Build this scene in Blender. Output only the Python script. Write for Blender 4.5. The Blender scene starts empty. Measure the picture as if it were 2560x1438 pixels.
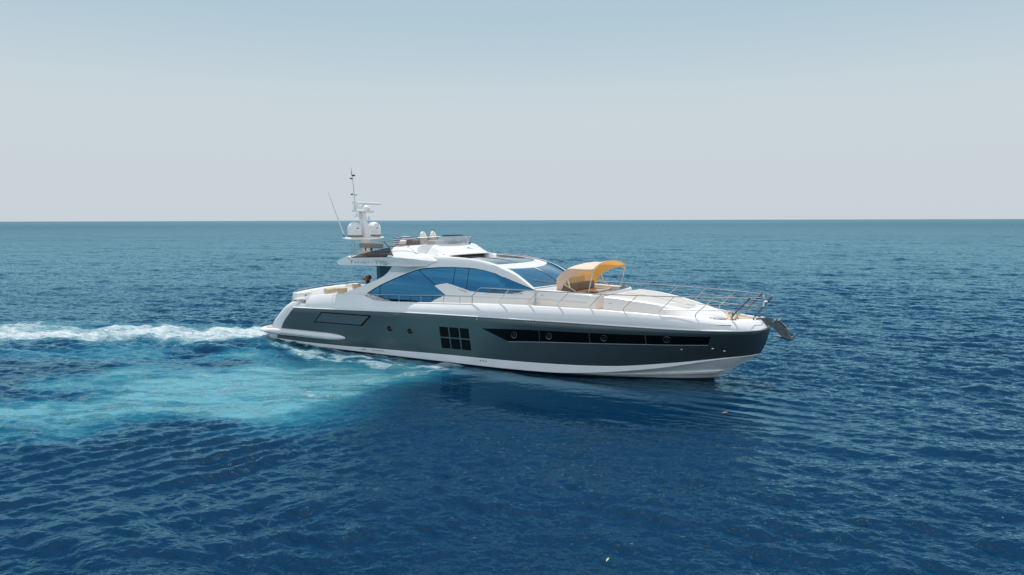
# Motor yacht under way on a blue sea, starboard side to the camera
SKY_SAT, SKY_STR = 1.0, 0.085
HAZE = [(0.0, (.585, .640, .685), 1.0), (0.03, (.585, .648, .692), 1.0), (0.13, (.600, .675, .715), 0.97), (0.28, (.450, .600, .690), 0.93), (0.42, (.13, .30, .54), 0.85), (0.62, (.10, .26, .50), 0.8), (0.85, (.40, .52, .70), 0.7), (1.0, (.62, .70, .82), 0.7)]
CLOUD, VEIL = (1.15, 1.17, 1.20), (.66, .72, .80)
SUN_STR, EXPO = 4.4, 0.0
WATER_STEP = 0.105
WATER_ROUGH, RIP = 0.02, 0.7
DEEP_A, DEEP_B = (0.0002, 0.010, 0.034), (0.0003, 0.025, 0.066)
TURQ_RAMP = [(0.2, (0.002, 0.042, 0.090)), (0.5, (0.010, 0.100, 0.155)), (0.8, (0.038, 0.170, 0.220)), (1.0, (0.095, 0.265, 0.315))]
WATER_SPEC = 0.5
WATER_IOR = 1.50
WATER_MIRROR = (0.54, 0.90, 1.0, 1)
import bpy, bmesh, math, random
import numpy as np
from mathutils import Vector, Matrix, Quaternion
from mathutils.bvhtree import BVHTree
R = math.radians
random.seed(7)
S = bpy.context.scene
C = bpy.data.collections.new("place"); S.collection.children.link(C)

# ---------------------------------------------------------------- camera
CAM_H = 5.7
cam_d = bpy.data.cameras.new("camera"); cam = bpy.data.objects.new("camera", cam_d); C.objects.link(cam)
cam_d.sensor_width = 36.0; cam_d.lens = 36.0 * 1818.0 / 2560.0
cam_d.clip_start = 0.1; cam_d.clip_end = 60000.0
pitch = math.atan((719 - 550.2) / 1818.0); roll = math.atan(6.5 / 2560)
cam.location = (0, 0, CAM_H)
cam.rotation_mode = 'QUATERNION'
cam.rotation_quaternion = Quaternion((1, 0, 0), R(90) - pitch) @ Quaternion((0, 0, 1), -roll)
S.camera = cam
S.render.resolution_x, S.render.resolution_y = 1024, 575

# ---------------------------------------------------------------- sky, sun, exposure
SUN_EL, SUN_AZ = 72.0, 0.0            # azimuth to the right of +Y
w = bpy.data.worlds.new("World"); S.world = w; w.use_nodes = True
nt = w.node_tree; nt.nodes.clear()
def N(t, typ, **kw):
    n = t.nodes.new(typ)
    for k, v in kw.items(): setattr(n, k, v)
    return n
sky = N(nt, 'ShaderNodeTexSky', sky_type='NISHITA', sun_disc=False)
sky.sun_elevation = R(SUN_EL); sky.sun_rotation = R(SUN_AZ)
sky.altitude = 0; sky.air_density = 1.0; sky.dust_density = 0.6; sky.ozone_density = 1.6
bg = N(nt, 'ShaderNodeBackground'); wo = N(nt, 'ShaderNodeOutputWorld')
hs = N(nt, 'ShaderNodeHueSaturation'); hs.inputs['Saturation'].default_value = SKY_SAT
# pale sea haze low over the horizon, thinning with elevation
tcw = N(nt, 'ShaderNodeTexCoord'); sx = N(nt, 'ShaderNodeSeparateXYZ'); nt.links.new(tcw.outputs['Generated'], sx.inputs[0])
hz = N(nt, 'ShaderNodeValToRGB'); hr = hz.color_ramp; hr.interpolation = 'EASE'
hr.elements[0].position = 0.0; hr.elements[0].color = (*[c / 1.0 for c in HAZE[0][1]], HAZE[0][2])
hr.elements[1].position = 1.0; hr.elements[1].color = (*HAZE[-1][1], HAZE[-1][2])
for p, c, al in HAZE[1:-1]:
    e_ = hr.elements.new(p); e_.color = (*c, al)
nt.links.new(sx.outputs[2], hz.inputs[0])
sc_ = N(nt, 'ShaderNodeVectorMath', operation='SCALE'); sc_.inputs[3].default_value = 1.0 / SKY_STR
nt.links.new(hz.outputs[0], sc_.inputs[0])
tint = N(nt, 'ShaderNodeMix', data_type='RGBA')
nt.links.new(hz.outputs['Alpha'], tint.inputs[0])
nt.links.new(sky.outputs[0], hs.inputs['Color']); nt.links.new(hs.outputs[0], tint.inputs[6]); nt.links.new(sc_.outputs[0], tint.inputs[7])
# bright thin cloud over the other half of the sky (behind the camera, seen only as light and in reflections)
mpw = N(nt, 'ShaderNodeMapping'); mpw.inputs['Scale'].default_value = (1.6, 1.6, 7.0)
cn = N(nt, 'ShaderNodeTexNoise'); cn.inputs['Scale'].default_value = 2.2; cn.inputs['Detail'].default_value = 6; cn.inputs['Roughness'].default_value = 0.6
nt.links.new(tcw.outputs['Generated'], mpw.inputs[0]); nt.links.new(mpw.outputs[0], cn.inputs[0])
cm = N(nt, 'ShaderNodeMapRange', interpolation_type='SMOOTHSTEP'); cm.inputs[1].default_value = 0.42; cm.inputs[2].default_value = 0.68; nt.links.new(cn.outputs[0], cm.inputs[0])
bh = N(nt, 'ShaderNodeMapRange', interpolation_type='SMOOTHSTEP'); bh.inputs[1].default_value = 0.15; bh.inputs[2].default_value = -0.35; nt.links.new(sx.outputs[1], bh.inputs[0])
cf = N(nt, 'ShaderNodeMath', operation='MULTIPLY'); nt.links.new(cm.outputs[0], cf.inputs[0]); nt.links.new(bh.outputs[0], cf.inputs[1])
cc = N(nt, 'ShaderNodeMix', data_type='RGBA'); cc.inputs[7].default_value = tuple(c / SKY_STR for c in CLOUD) + (1,)
nt.links.new(cf.outputs[0], cc.inputs[0]); nt.links.new(tint.outputs[2], cc.inputs[6])
gl = N(nt, 'ShaderNodeMix', data_type='RGBA'); gl.inputs[7].default_value = tuple(c / SKY_STR for c in VEIL) + (1,)
gf = N(nt, 'ShaderNodeMath', operation='MULTIPLY'); gf.inputs[1].default_value = 0.65; nt.links.new(bh.outputs[0], gf.inputs[0])
nt.links.new(gf.outputs[0], gl.inputs[0]); nt.links.new(tint.outputs[2], gl.inputs[6]); nt.links.new(gl.outputs[2], cc.inputs[6])
nt.links.new(cc.outputs[2], bg.inputs[0]); nt.links.new(bg.outputs[0], wo.inputs[0])
bg.inputs[1].default_value = SKY_STR
sd = bpy.data.lights.new("sun", 'SUN'); sd.energy = SUN_STR; sd.angle = R(0.53); sd.color = (1.0, 0.955, 0.89)
sun = bpy.data.objects.new("sun", sd); C.objects.link(sun)
az, el = R(SUN_AZ), R(SUN_EL)
sdir = Vector((math.sin(az) * math.cos(el), math.cos(az) * math.cos(el), math.sin(el)))
sun.rotation_euler = sdir.to_track_quat('Z', 'Y').to_euler(); sun.location = (0, 0, 60)
S.view_settings.view_transform = 'Standard'; S.view_settings.look = 'None'
S.view_settings.exposure = EXPO; S.view_settings.gamma = 1.0
S.cycles.sample_clamp_direct = 5.0; S.cycles.sample_clamp_indirect = 3.0; S.cycles.max_bounces = 8; S.cycles.transparent_max_bounces = 8

# ---------------------------------------------------------------- materials
def mat(name, color, rough=0.5, metal=0.0, coat=0.0, spec=0.5, bump=None, var=None, **kw):
    m = bpy.data.materials.new(name); m.use_nodes = True; t = m.node_tree
    b = t.nodes['Principled BSDF']
    b.inputs['Base Color'].default_value = (*color, 1); b.inputs['Roughness'].default_value = rough
    b.inputs['Metallic'].default_value = metal; b.inputs['Coat Weight'].default_value = coat
    b.inputs['Coat Roughness'].default_value = 0.04; b.inputs['Specular IOR Level'].default_value = spec
    for k, v in kw.items(): b.inputs[k.replace('_', ' ')].default_value = v
    tc = N(t, 'ShaderNodeTexCoord')
    if var:                                        # (scale, amount) slow colour variation
        nz = N(t, 'ShaderNodeTexNoise'); nz.inputs['Scale'].default_value = var[0]; nz.inputs['Detail'].default_value = 5
        t.links.new(tc.outputs['Object'], nz.inputs['Vector'])
        mx = N(t, 'ShaderNodeMix', data_type='RGBA')
        mr = N(t, 'ShaderNodeMapRange'); mr.inputs[1].default_value = 0.35; mr.inputs[2].default_value = 0.65
        t.links.new(nz.outputs[0], mr.inputs[0]); t.links.new(mr.outputs[0], mx.inputs[0])
        k = 1 - var[1]
        mx.inputs[6].default_value = (*[c * k for c in color], 1); mx.inputs[7].default_value = (*color, 1)
        t.links.new(mx.outputs[2], b.inputs['Base Color'])
    if bump:                                       # (scale, strength, distance)
        nz = N(t, 'ShaderNodeTexNoise'); nz.inputs['Scale'].default_value = bump[0]; nz.inputs['Detail'].default_value = 3
        bp = N(t, 'ShaderNodeBump'); bp.inputs['Strength'].default_value = bump[1]; bp.inputs['Distance'].default_value = bump[2]
        t.links.new(tc.outputs['Object'], nz.inputs['Vector']); t.links.new(nz.outputs[0], bp.inputs['Height'])
        t.links.new(bp.outputs[0], b.inputs['Normal'])
    return m
# ---------------------------------------------------------------- water
def ocean_tile(L, n, wind, wdir, spread, lo, hi, slope, seed):
    """height + chop displacement fields of a spectral sea, tile of L metres"""
    rng = np.random.default_rng(seed)
    k1 = 2 * np.pi * np.fft.fftfreq(n, L / n)
    kx, ky = np.meshgrid(k1, k1, indexing='ij'); k = np.hypot(kx, ky); k[0, 0] = 1
    kp = 9.81 / wind ** 2
    P = np.exp(-1.0 * (kp / k) ** 2) / k ** 4
    ang = np.arctan2(ky, kx) - wdir
    P *= (0.06 + np.abs(np.cos(ang)) ** spread)
    P *= np.exp(-(k * lo) ** 2) * (1 - np.exp(-(k * hi) ** 2)); P[0, 0] = 0
    h = (rng.normal(size=(n, n)) + 1j * rng.normal(size=(n, n))) * np.sqrt(P)
    f = lambda a: np.real(np.fft.ifft2(a))
    sx, sy = f(1j * kx * h), f(1j * ky * h)
    sc = slope / np.sqrt((sx ** 2 + sy ** 2).mean())
    return [np.ascontiguousarray(f(a) * sc).astype(np.float32) for a in (h, 1j * kx / k * h, 1j * ky / k * h)]
def sample(fields, L, x, y, rot):
    n = fields[0].shape[0]; c, s = math.cos(rot), math.sin(rot)
    u = ((c * x + s * y) / L * n) % n; v = ((-s * x + c * y) / L * n) % n
    i, j = u.astype(int) % n, v.astype(int) % n; a, b = u - np.floor(u), v - np.floor(v); i2, j2 = (i + 1) % n, (j + 1) % n
    o = [F[i, j] * (1 - a) * (1 - b) + F[i2, j] * a * (1 - b) + F[i, j2] * (1 - a) * b + F[i2, j2] * a * b for F in fields]
    return o[0], c * o[1] - s * o[2], s * o[1] + c * o[2]
def smooth(e0, e1, x):
    t = np.clip((x - e0) / (e1 - e0), 0, 1); return t * t * (3 - 2 * t)
def sdf(poly, x, y):
    """signed distance to a polygon, negative inside"""
    d = np.full(x.shape, 1e9); inside = np.zeros(x.shape, bool); n = len(poly)
    for i in range(n):
        ax, ay = poly[i]; bx, by = poly[(i + 1) % n]
        ex, ey = bx - ax, by - ay
        t = np.clip(((x - ax) * ex + (y - ay) * ey) / (ex * ex + ey * ey), 0, 1)
        d = np.minimum(d, np.hypot(x - ax - t * ex, y - ay - t * ey))
        cond = ((ay > y) != (by > y))
        with np.errstate(divide='ignore', invalid='ignore'):
            xi = (bx - ax) * (y - ay) / (by - ay if by != ay else 1e-9) + ax
        inside ^= cond & (x < xi)
    return np.where(inside, -d, d)
def line_d(pts, x, y):
    d = np.full(x.shape, 1e9)
    for (ax, ay), (bx, by) in zip(pts[:-1], pts[1:]):
        ex, ey = bx - ax, by - ay
        t = np.clip(((x - ax) * ex + (y - ay) * ey) / (ex * ex + ey * ey), 0, 1)
        d = np.minimum(d, np.hypot(x - ax - t * ex, y - ay - t * ey))
    return d
def blob(x, y, cx, cy, rx, ry, a=0.0):
    c, s = math.cos(a), math.sin(a); X = (x - cx) * c + (y - cy) * s; Y = -(x - cx) * s + (y - cy) * c
    return np.exp(-(X / rx) ** 2 - (Y / ry) ** 2)

def build_water():
    # polar sheet, dense where the photograph looks, out to the horizon
    rr = [0.0, 4.0, 8.0]; r = 9.5
    while r < 16000: rr.append(r); r *= 1.0026 if r < 70 else (1.005 if r < 300 else (1.012 if r < 900 else 1.05))
    rr = np.array(rr + [16000.0])
    half = R(41); fine = np.arange(-half, half, R(WATER_STEP))
    th = np.concatenate([fine, np.linspace(half, 2 * math.pi - half, 120, endpoint=False)])
    nr, na = len(rr), len(th)
    Rg, Tg = np.meshgrid(rr, th, indexing='ij')
    x = (Rg * np.sin(Tg)).ravel(); y = (Rg * np.cos(Tg)).ravel(); z = np.zeros_like(x)
    TURQ = [(-24, 32.3), (-20.5, 32.7), (-16.4, 33.5), (-13.3, 33.2), (-10.9, 33.0), (-9, 31.9), (-6.4, 30.3), (-3.5, 28.7), (-1.7, 27.7),
            (-1.5, 26.8), (-1.9, 25.8), (-3.0, 24.8), (-4.2, 23.8), (-4.8, 22.4), (-5.2, 20.8), (-5.9, 19.5), (-7.2, 19.1), (-8.4, 18.9), (-9.3, 19.3),
            (-10.2, 18.8), (-11.4, 18.1), (-12.5, 17.7), (-16, 17.3), (-30, 20), (-45, 28), (-45, 36)]
    FOAM = [(-60, 45), (-40, 42), (-28.8, 40.6), (-24, 40.1), (-19.4, 39.7), (-15.5, 38.8), (-13.1, 37.5), (-11.2, 35.6), (-10.3, 34.0), (-10.7, 33.0),
            (-13.3, 33.1), (-16.4, 33.7), (-19.7, 34.2), (-23.0, 33.0), (-32, 32.0), (-60, 33)]
    nz0 = sample(TW, 37.0, x, y, 0.9)[0] / 0.35; nz1 = sample(TW, 17.0, x + 5, y, 0.2)[0] / 0.35
    st = sample(TW, 60.0, x * 0.35, y * 1.6, 0.15)[0] / 0.35            # streaks along the track
    wob = 0.9 * nz0 + 0.45 * nz1
    near = (np.hypot(x + 12, y - 28) < 70)
    turq = np.zeros_like(x); foam = np.zeros_like(x)
    xn, yn = x[near], y[near]
    # turquoise water, aerated by the propellers
    d = sdf(TURQ, xn, yn) + 0.55 * wob[near]
    t = 1 - smooth(-2.8, 1.1, d + 0.5 * st[near])
    t *= 0.66 + 0.22 * st[near] + 0.12 * nz1[near]
    t += 0.38 * blob(xn, yn, -6.6, 21.4, 2.6, 2.4, 0.5) + 0.34 * blob(xn, yn, -5.6, 25.3, 3.6, 2.0, 0.6) + 0.32 * blob(xn, yn, -9.6, 23.4, 3.8, 2.2)
    t -= 0.18 * blob(xn, yn, -12.0, 30.6, 6.0, 1.4) + 0.30 * blob(xn, yn, -15.0, 23.6, 5.5, 0.9, -.25) + 0.30 * blob(xn, yn, -19, 29, 7, 2.6) + 0.38 * blob(xn, yn, -24, 24, 11, 7) + 0.28 * blob(xn, yn, -9.3, 19.9, 1.7, 0.5, 0.1)
    t -= 0.28 * blob(xn, yn, -7.5, 30.4, 2.2, 0.8, -0.55)
    # foam
    df = sdf(FOAM, xn, yn) + 0.5 * nz0[near]
    f = 1 - smooth(-1.8, 0.9, df)
    ax = np.clip((-xn - 10.5) / 30, 0, 1)
    f *= 0.92 - 0.30 * ax + 0.16 * st[near]
    core = np.exp(-(np.abs(yn - (35.6 + 0.03 * (-xn - 10)) - 0.3 * nz1[near]) / 2.1) ** 3) * smooth(9.2, 11.0, -xn)
    f = np.maximum(f, core * (1.38 - 0.40 * ax + 0.10 * st[near]))
    far = line_d([(-60, 45), (-28.8, 40.3), (-19.4, 39.6), (-14.5, 38.3), (-12.2, 36.8)], xn, yn)
    f = np.maximum(f, 0.62 * np.exp(-(far / 0.9) ** 2))
    bits = [([(-11.6, 34.0), (-10.2, 32.4), (-8.2, 30.9), (-7.1, 29.7)], 0.45, 0.50), ([(-9.6, 31.4), (-7.4, 29.3), (-5.4, 28.2), (-3.2, 27.9), (-2.2, 28.2)], 0.62, 0.60),
            ([(-7.6, 29.9), (-6.2, 29.7), (-4.6, 28.9)], 0.45, 0.52),
            ([(-13.6, 23.0), (-12.0, 25.4), (-9.0, 27.8)], 0.22, 0.40), ([(-6.9, 26.4), (-7.6, 24.8), (-7.0, 23.6), (-6.0, 23.0), (-4.9, 24.0), (-4.4, 25.0)], 0.30, 0.40),
            ([(-12.7, 21.4), (-10.4, 21.7), (-8.0, 22.4), (-6.3, 22.9)], 0.25, 0.38), ([(-15, 19.4), (-10.5, 20.1), (-8.0, 20.6)], 0.25, 0.34),
            ([(-5.4, 25.4), (-3.8, 26.6), (-2.6, 27.2)], 0.45, 0.46)]
    for ln, wd, am in bits:
        f = np.maximum(f, 1.55 * am * np.exp(-((line_d(ln, xn, yn) + 0.10 * nz1[near]) / (wd * 0.7)) ** 2))
    f = np.maximum(f, 0.18 * smooth(0.3, 0.8, t))
    turq[near] = np.clip(np.maximum(t, f * 0.85), 0, 1); foam[near] = np.clip(f, 0, 1.3)
    # calmer water: beside the hull, and over the wash
    calm = 0.93 * np.minimum(1, 1.35 * blob(x, y, 1.6, 23.4, 6.6, 3.6, -0.46)) + 0.55 * blob(x, y, -14, 27.5, 13, 4.2, 0.05) + 0.40 * blob(x, y, 5.4, 21.6, 3.5, 2.2, -0.4) + 0.50 * blob(x, y, -8.5, 16.0, 6.5, 4.0, 0.4)
    calm = np.clip(calm + 0.25 * turq, 0, 0.93)
    # waves
    fade = 1 - smooth(500, 1500, Rg.ravel())
    amp = (1 - calm) * fade
    H = np.zeros_like(x); DX = np.zeros_like(x); DY = np.zeros_like(x)
    for (fl, L, rot, g, chop) in ((TA, 83.0, 0.0, 1.0, 0.95), (TB, 31.0, 0.35, 1.0, 0.9), (TS, 230.0, -0.2, 1.0, 0.3), (TC, 137.0, -0.1, 1.0, 0.8)):
        h, dx, dy = sample(fl, L, x, y, rot); H += g * h; DX -= chop * g * dx; DY -= chop * g * dy
    # patches of stronger and weaker chop
    gust = np.clip(1.0 + 0.22 * sample(TS, 400.0, x, y, 1.1)[0] / 0.10, 0.55, 1.5)
    H *= amp * gust; DX *= amp * gust; DY *= amp * gust
    # wake ripples spreading from the stern quarter
    def train(cx, cy, rx, ry, ea, kdir, lam, a, bend):
        e = blob(x, y, cx, cy, rx, ry, ea); s = x * math.sin(kdir) + y * math.cos(kdir); q = x * math.cos(kdir) - y * math.sin(kdir)
        ph = 2 * math.pi * (s + bend * (q - 0) ** 2 + 0.10 * nz0 + 0.05 * nz1) / lam
        return e * a * (np.sin(ph) + 0.25 * np.sin(2 * ph + 0.6)) * (0.8 + 0.35 * nz0)
    H += train(-8.5, 17.2, 5.5, 2.6, 0.45, R(-38), 0.62, 0.030, -0.006)
    H += train(-5.5, 14.2, 5.0, 2.6, 0.4, R(-36), 0.80, 0.026, -0.005)
    H += train(-4.5, 18.8, 3.0, 2.2, 0.35, R(-30), 0.45, 0.016, -0.008)
    H += train(-8.5, 14.6, 5.5, 3.0, 0.5, R(-42), 1.25, 0.034, -0.004)
    H += train(-13.0, 26.5, 9.0, 3.2, 0.0, R(-14), 2.6, 0.035, 0.002)
    H += train(6.5, 21.0, 4.5, 3.5, 0.5, R(28), 0.8, 0.015, 0.0)
    # ridges and bumps of the churned foam
    fb = sample(TW, 9.0, x, y, 0.4)[0] / 0.35
    H += foam * (0.05 * fb + 0.03 * nz1 + 0.05) * (Rg.ravel() < 90)
    x2 = x + DX; y2 = y + DY; z = H
    me = bpy.data.meshes.new("water")
    co = np.empty((nr * na, 3), np.float32); co[:, 0] = x2; co[:, 1] = y2; co[:, 2] = z
    i = np.arange(nr - 1)[:, None] * na; j = np.arange(na)[None, :]; j2 = (j + 1) % na
    q = np.stack([i + j, i + na + j, i + na + j2, i + j2], -1).reshape(-1, 4)
    q = q[:, ::-1]
    me.vertices.add(nr * na); me.vertices.foreach_set('co', co.ravel())
    me.loops.add(q.size); me.loops.foreach_set('vertex_index', q.ravel().astype(np.int32))
    me.polygons.add(len(q)); me.polygons.foreach_set('loop_start', (np.arange(len(q)) * 4).astype(np.int32))
    me.update(calc_edges=True)
    me.polygons.foreach_set('use_smooth', np.ones(len(q), bool))
    col = np.stack([turq, foam, calm, smooth(25, 900, Rg.ravel()) ** 0.6], -1).astype(np.float32)
    at = me.attributes.new('wake', 'FLOAT_COLOR', 'POINT'); at.data.foreach_set('color', col.ravel())
    o = bpy.data.objects.new('sea_water', me); C.objects.link(o)
    o['kind'] = 'structure'
    return o

TA = ocean_tile(83.0, 1024, 1.75, R(66), 4.0, 0.022, 0.45, 0.19, 3)
TB = ocean_tile(31.0, 1024, 0.95, R(50), 2.5, 0.010, 0.16, 0.26, 5)
TC = ocean_tile(137.0, 1024, 3.0, R(74), 4.0, 0.08, 1.2, 0.085, 21)
TS = ocean_tile(230.0, 512, 6.5, R(95), 4.0, 0.30, 9.0, 0.030, 9)
TW = ocean_tile(32.0, 256, 3.0, 0.3, 0.0, 0.25, 20.0, 1.0, 11)
TW = [a / np.sqrt((TW[0] ** 2).mean()) * 0.35 for a in TW]
TS = [a * (0.10 / np.sqrt((TS[0] ** 2).mean())) * 0.55 for a in TS]
water = build_water()

def water_material():
    m = bpy.data.materials.new("sea_water"); m.use_nodes = True; t = m.node_tree; L = t.links.new
    b = t.nodes['Principled BSDF']; at = N(t, 'ShaderNodeAttribute', attribute_name='wake'); sp = N(t, 'ShaderNodeSeparateColor')
    L(at.outputs['Color'], sp.inputs[0]); tc = N(t, 'ShaderNodeTexCoord')
    def math_(op, a, c=None, clamp=False):
        n = N(t, 'ShaderNodeMath', operation=op, use_clamp=clamp)
        for i, v in enumerate((a, c)):
            if v is None: continue
            if isinstance(v, (int, float)): n.inputs[i].default_value = v
            else: L(v, n.inputs[i])
        return n.outputs[0]
    def noise(scale, detail, stretch=(1, 1, 1), rot=0.0, rough=0.6, dist=0.0):
        mp = N(t, 'ShaderNodeMapping'); mp.inputs['Scale'].default_value = stretch; mp.inputs['Rotation'].default_value = (0, 0, rot)
        n = N(t, 'ShaderNodeTexNoise'); n.inputs['Scale'].default_value = scale; n.inputs['Detail'].default_value = detail
        n.inputs['Roughness'].default_value = rough; n.inputs['Distortion'].default_value = dist
        L(tc.outputs['Object'], mp.inputs[0]); L(mp.outputs[0], n.inputs[0]); return n.outputs[0]
    def mixc(f, a, c):
        n = N(t, 'ShaderNodeMix', data_type='RGBA')
        L(f, n.inputs[0]) if not isinstance(f, float) else None
        for i, v in ((6, a), (7, c)):
            if isinstance(v, tuple): n.inputs[i].default_value = (*v, 1)
            else: L(v, n.inputs[i])
        return n.outputs[2]
    turq, foam, calm = sp.outputs[0], sp.outputs[1], sp.outputs[2]
    # body colour: deep blue, aerated turquoise
    big = noise(0.05, 3)
    deep = mixc(big, DEEP_A, DEEP_B)
    tn = noise(0.55, 8, (0.28, 1.7, 1), 0.22, 0.62, 2.4); ln = noise(0.9, 6, (0.55, 1.3, 1), 0.25, 0.55, 2.0)
    tf = math_('MULTIPLY', turq, math_('ADD', -0.05, math_('MULTIPLY', tn, 2.1)), True)
    r = N(t, 'ShaderNodeValToRGB'); e = r.color_ramp.elements
    e[0].position = 0.0; e[0].color = (0, 0, 0, 1); e[1].position = 1.0; e[1].color = (1, 1, 1, 1)
    ramp = N(t, 'ShaderNodeValToRGB'); cr = ramp.color_ramp; cr.interpolation = 'EASE'
    cr.elements[0].position = 0.0; cr.elements[0].color = (*DEEP_A, 1)
    cr.elements[1].color = (*TURQ_RAMP[-1][1], 1)
    for p, c in TURQ_RAMP[:-1]:
        el_ = cr.elements.new(p); el_.color = (*c, 1)
    L(tf, ramp.inputs[0])
    k = math_('MULTIPLY', tf, 6.0, True)
    body = mixc(k, deep, ramp.outputs[0])
    # foam: dense froth and thin lace
    fn1 = noise(1.3, 8, (0.35, 1.2, 1), 0.06, 0.68, 0.5); fn2 = noise(5.5, 5, (0.7, 1.2, 1), 0.1, 0.7, 0.3)
    fn = math_('ADD', math_('MULTIPLY', fn1, 0.65), math_('MULTIPLY', fn2, 0.35))
    thr = math_('ADD', math_('MULTIPLY', foam, 0.60), math_('MULTIPLY', math_('SUBTRACT', fn, 0.5), 1.5))
    fa = N(t, 'ShaderNodeMapRange', interpolation_type='SMOOTHSTEP'); fa.inputs[1].default_value = 0.22; fa.inputs[2].default_value = 0.74
    L(thr, fa.inputs[0])
    ridge = math_('SUBTRACT', 1.0, math_('ABSOLUTE', math_('SUBTRACT', math_('MULTIPLY', ln, 2.0), 1.0)))
    lace = N(t, 'ShaderNodeMapRange', interpolation_type='SMOOTHSTEP'); lace.inputs[1].default_value = 0.94; lace.inputs[2].default_value = 1.0; L(ridge, lace.inputs[0])
    lg = N(t, 'ShaderNodeMapRange'); lg.inputs[1].default_value = 0.35; lg.inputs[2].default_value = 0.9; L(turq, lg.inputs[0])
    lace_a = math_('MULTIPLY', math_('MULTIPLY', lace.outputs[0], lg.outputs[0]), math_('MULTIPLY', fn2, 0.85), True)
    gate = math_('MULTIPLY', foam, 4.0, True)
    alpha = math_('MAXIMUM', math_('MULTIPLY', fa.outputs[0], gate, True), lace_a)
    col = mixc(alpha, body, mixc(math_('MULTIPLY', math_('SUBTRACT', fn2, 0.3), 2.4, True), (0.22, 0.33, 0.38), (0.60, 0.63, 0.64)))
    L(col, b.inputs['Base Color'])
    b.inputs['IOR'].default_value = WATER_IOR; b.inputs['Specular IOR Level'].default_value = WATER_SPEC
    L(math_('ADD', math_('ADD', WATER_ROUGH, math_('MULTIPLY', at.outputs['Alpha'], 0.16)), math_('MULTIPLY', alpha, 0.6)), b.inputs['Roughness'])
    # fine ripples
    h1 = noise(2.6, 4, (1.0, 1.5, 1), 0.35, 0.55); h2 = noise(8.0, 3, (1.0, 1.4, 1), 0.5, 0.5); 
    amp = math_('SUBTRACT', 1.0, math_('MULTIPLY', calm, 0.92))
    hh = math_('ADD', math_('MULTIPLY', h1, 0.10 * RIP), math_('MULTIPLY', h2, 0.022 * RIP))
    hh = math_('MULTIPLY', hh, amp)
    hh = math_('ADD', hh, math_('MULTIPLY', math_('MULTIPLY', alpha, fn), 0.10))
    bp = N(t, 'ShaderNodeBump'); bp.inputs['Strength'].default_value = 1.0; bp.inputs['Distance'].default_value = 1.0
    L(hh, bp.inputs['Height']); L(bp.outputs[0], b.inputs['Normal'])
    # water = scattering body under a slightly blue Fresnel mirror; foam is the plain rough surface
    di = N(t, 'ShaderNodeBsdfDiffuse'); gs = N(t, 'ShaderNodeBsdfGlossy'); fr = N(t, 'ShaderNodeFresnel'); m1 = N(t, 'ShaderNodeMixShader'); m2 = N(t, 'ShaderNodeMixShader')
    L(body, di.inputs['Color']); gs.inputs['Color'].default_value = WATER_MIRROR; fr.inputs['IOR'].default_value = WATER_IOR
    L(b.inputs['Roughness'].links[0].from_socket, gs.inputs['Roughness'])
    for n_ in (di, gs, fr): L(bp.outputs[0], n_.inputs['Normal'])
    L(math_('MULTIPLY', fr.outputs[0], math_('SUBTRACT', 1.0, math_('MULTIPLY', at.outputs['Alpha'], 0.5))), m1.inputs[0]); L(di.outputs[0], m1.inputs[1]); L(gs.outputs[0], m1.inputs[2])
    L(alpha, m2.inputs[0]); L(m1.outputs[0], m2.inputs[1]); L(b.outputs[0], m2.inputs[2]); L(m2.outputs[0], t.nodes['Material Output'].inputs[0])
    return m
water.data.materials.append(water_material())
# ---------------------------------------------------------------- yacht: local x = forward from the transom, y = to port, z = up from the water
ORIGIN = Vector((-10.0434, 36.3331, 0.0)); HEAD = R(-31.5)
def curve(pts):
    """monotone cubic through (x, y) points"""
    xs = np.array([p[0] for p in pts], float); ys = np.array([p[1] for p in pts], float)
    h = np.diff(xs); d = np.diff(ys) / h; m = np.zeros(len(xs)); m[0], m[-1] = d[0], d[-1]
    for i in range(1, len(xs) - 1):
        m[i] = 0 if d[i - 1] * d[i] <= 0 else (h[i - 1] + h[i]) * 3 / ((2 * h[i] + h[i - 1]) / d[i - 1] + (h[i] + 2 * h[i - 1]) / d[i])
    def f(x):
        if x <= xs[0]: return float(ys[0])
        if x >= xs[-1]: return float(ys[-1])
        i = int(np.searchsorted(xs, x)) - 1; t = (x - xs[i]) / h[i]
        return float((1 + 2 * t) * (1 - t) ** 2 * ys[i] + t * (1 - t) ** 2 * h[i] * m[i] + t * t * (3 - 2 * t) * ys[i + 1] + t * t * (t - 1) * h[i] * m[i + 1])
    return f
def lin(a, b, n): return [a + (b - a) * i / (n - 1) for i in range(n)]
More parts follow.
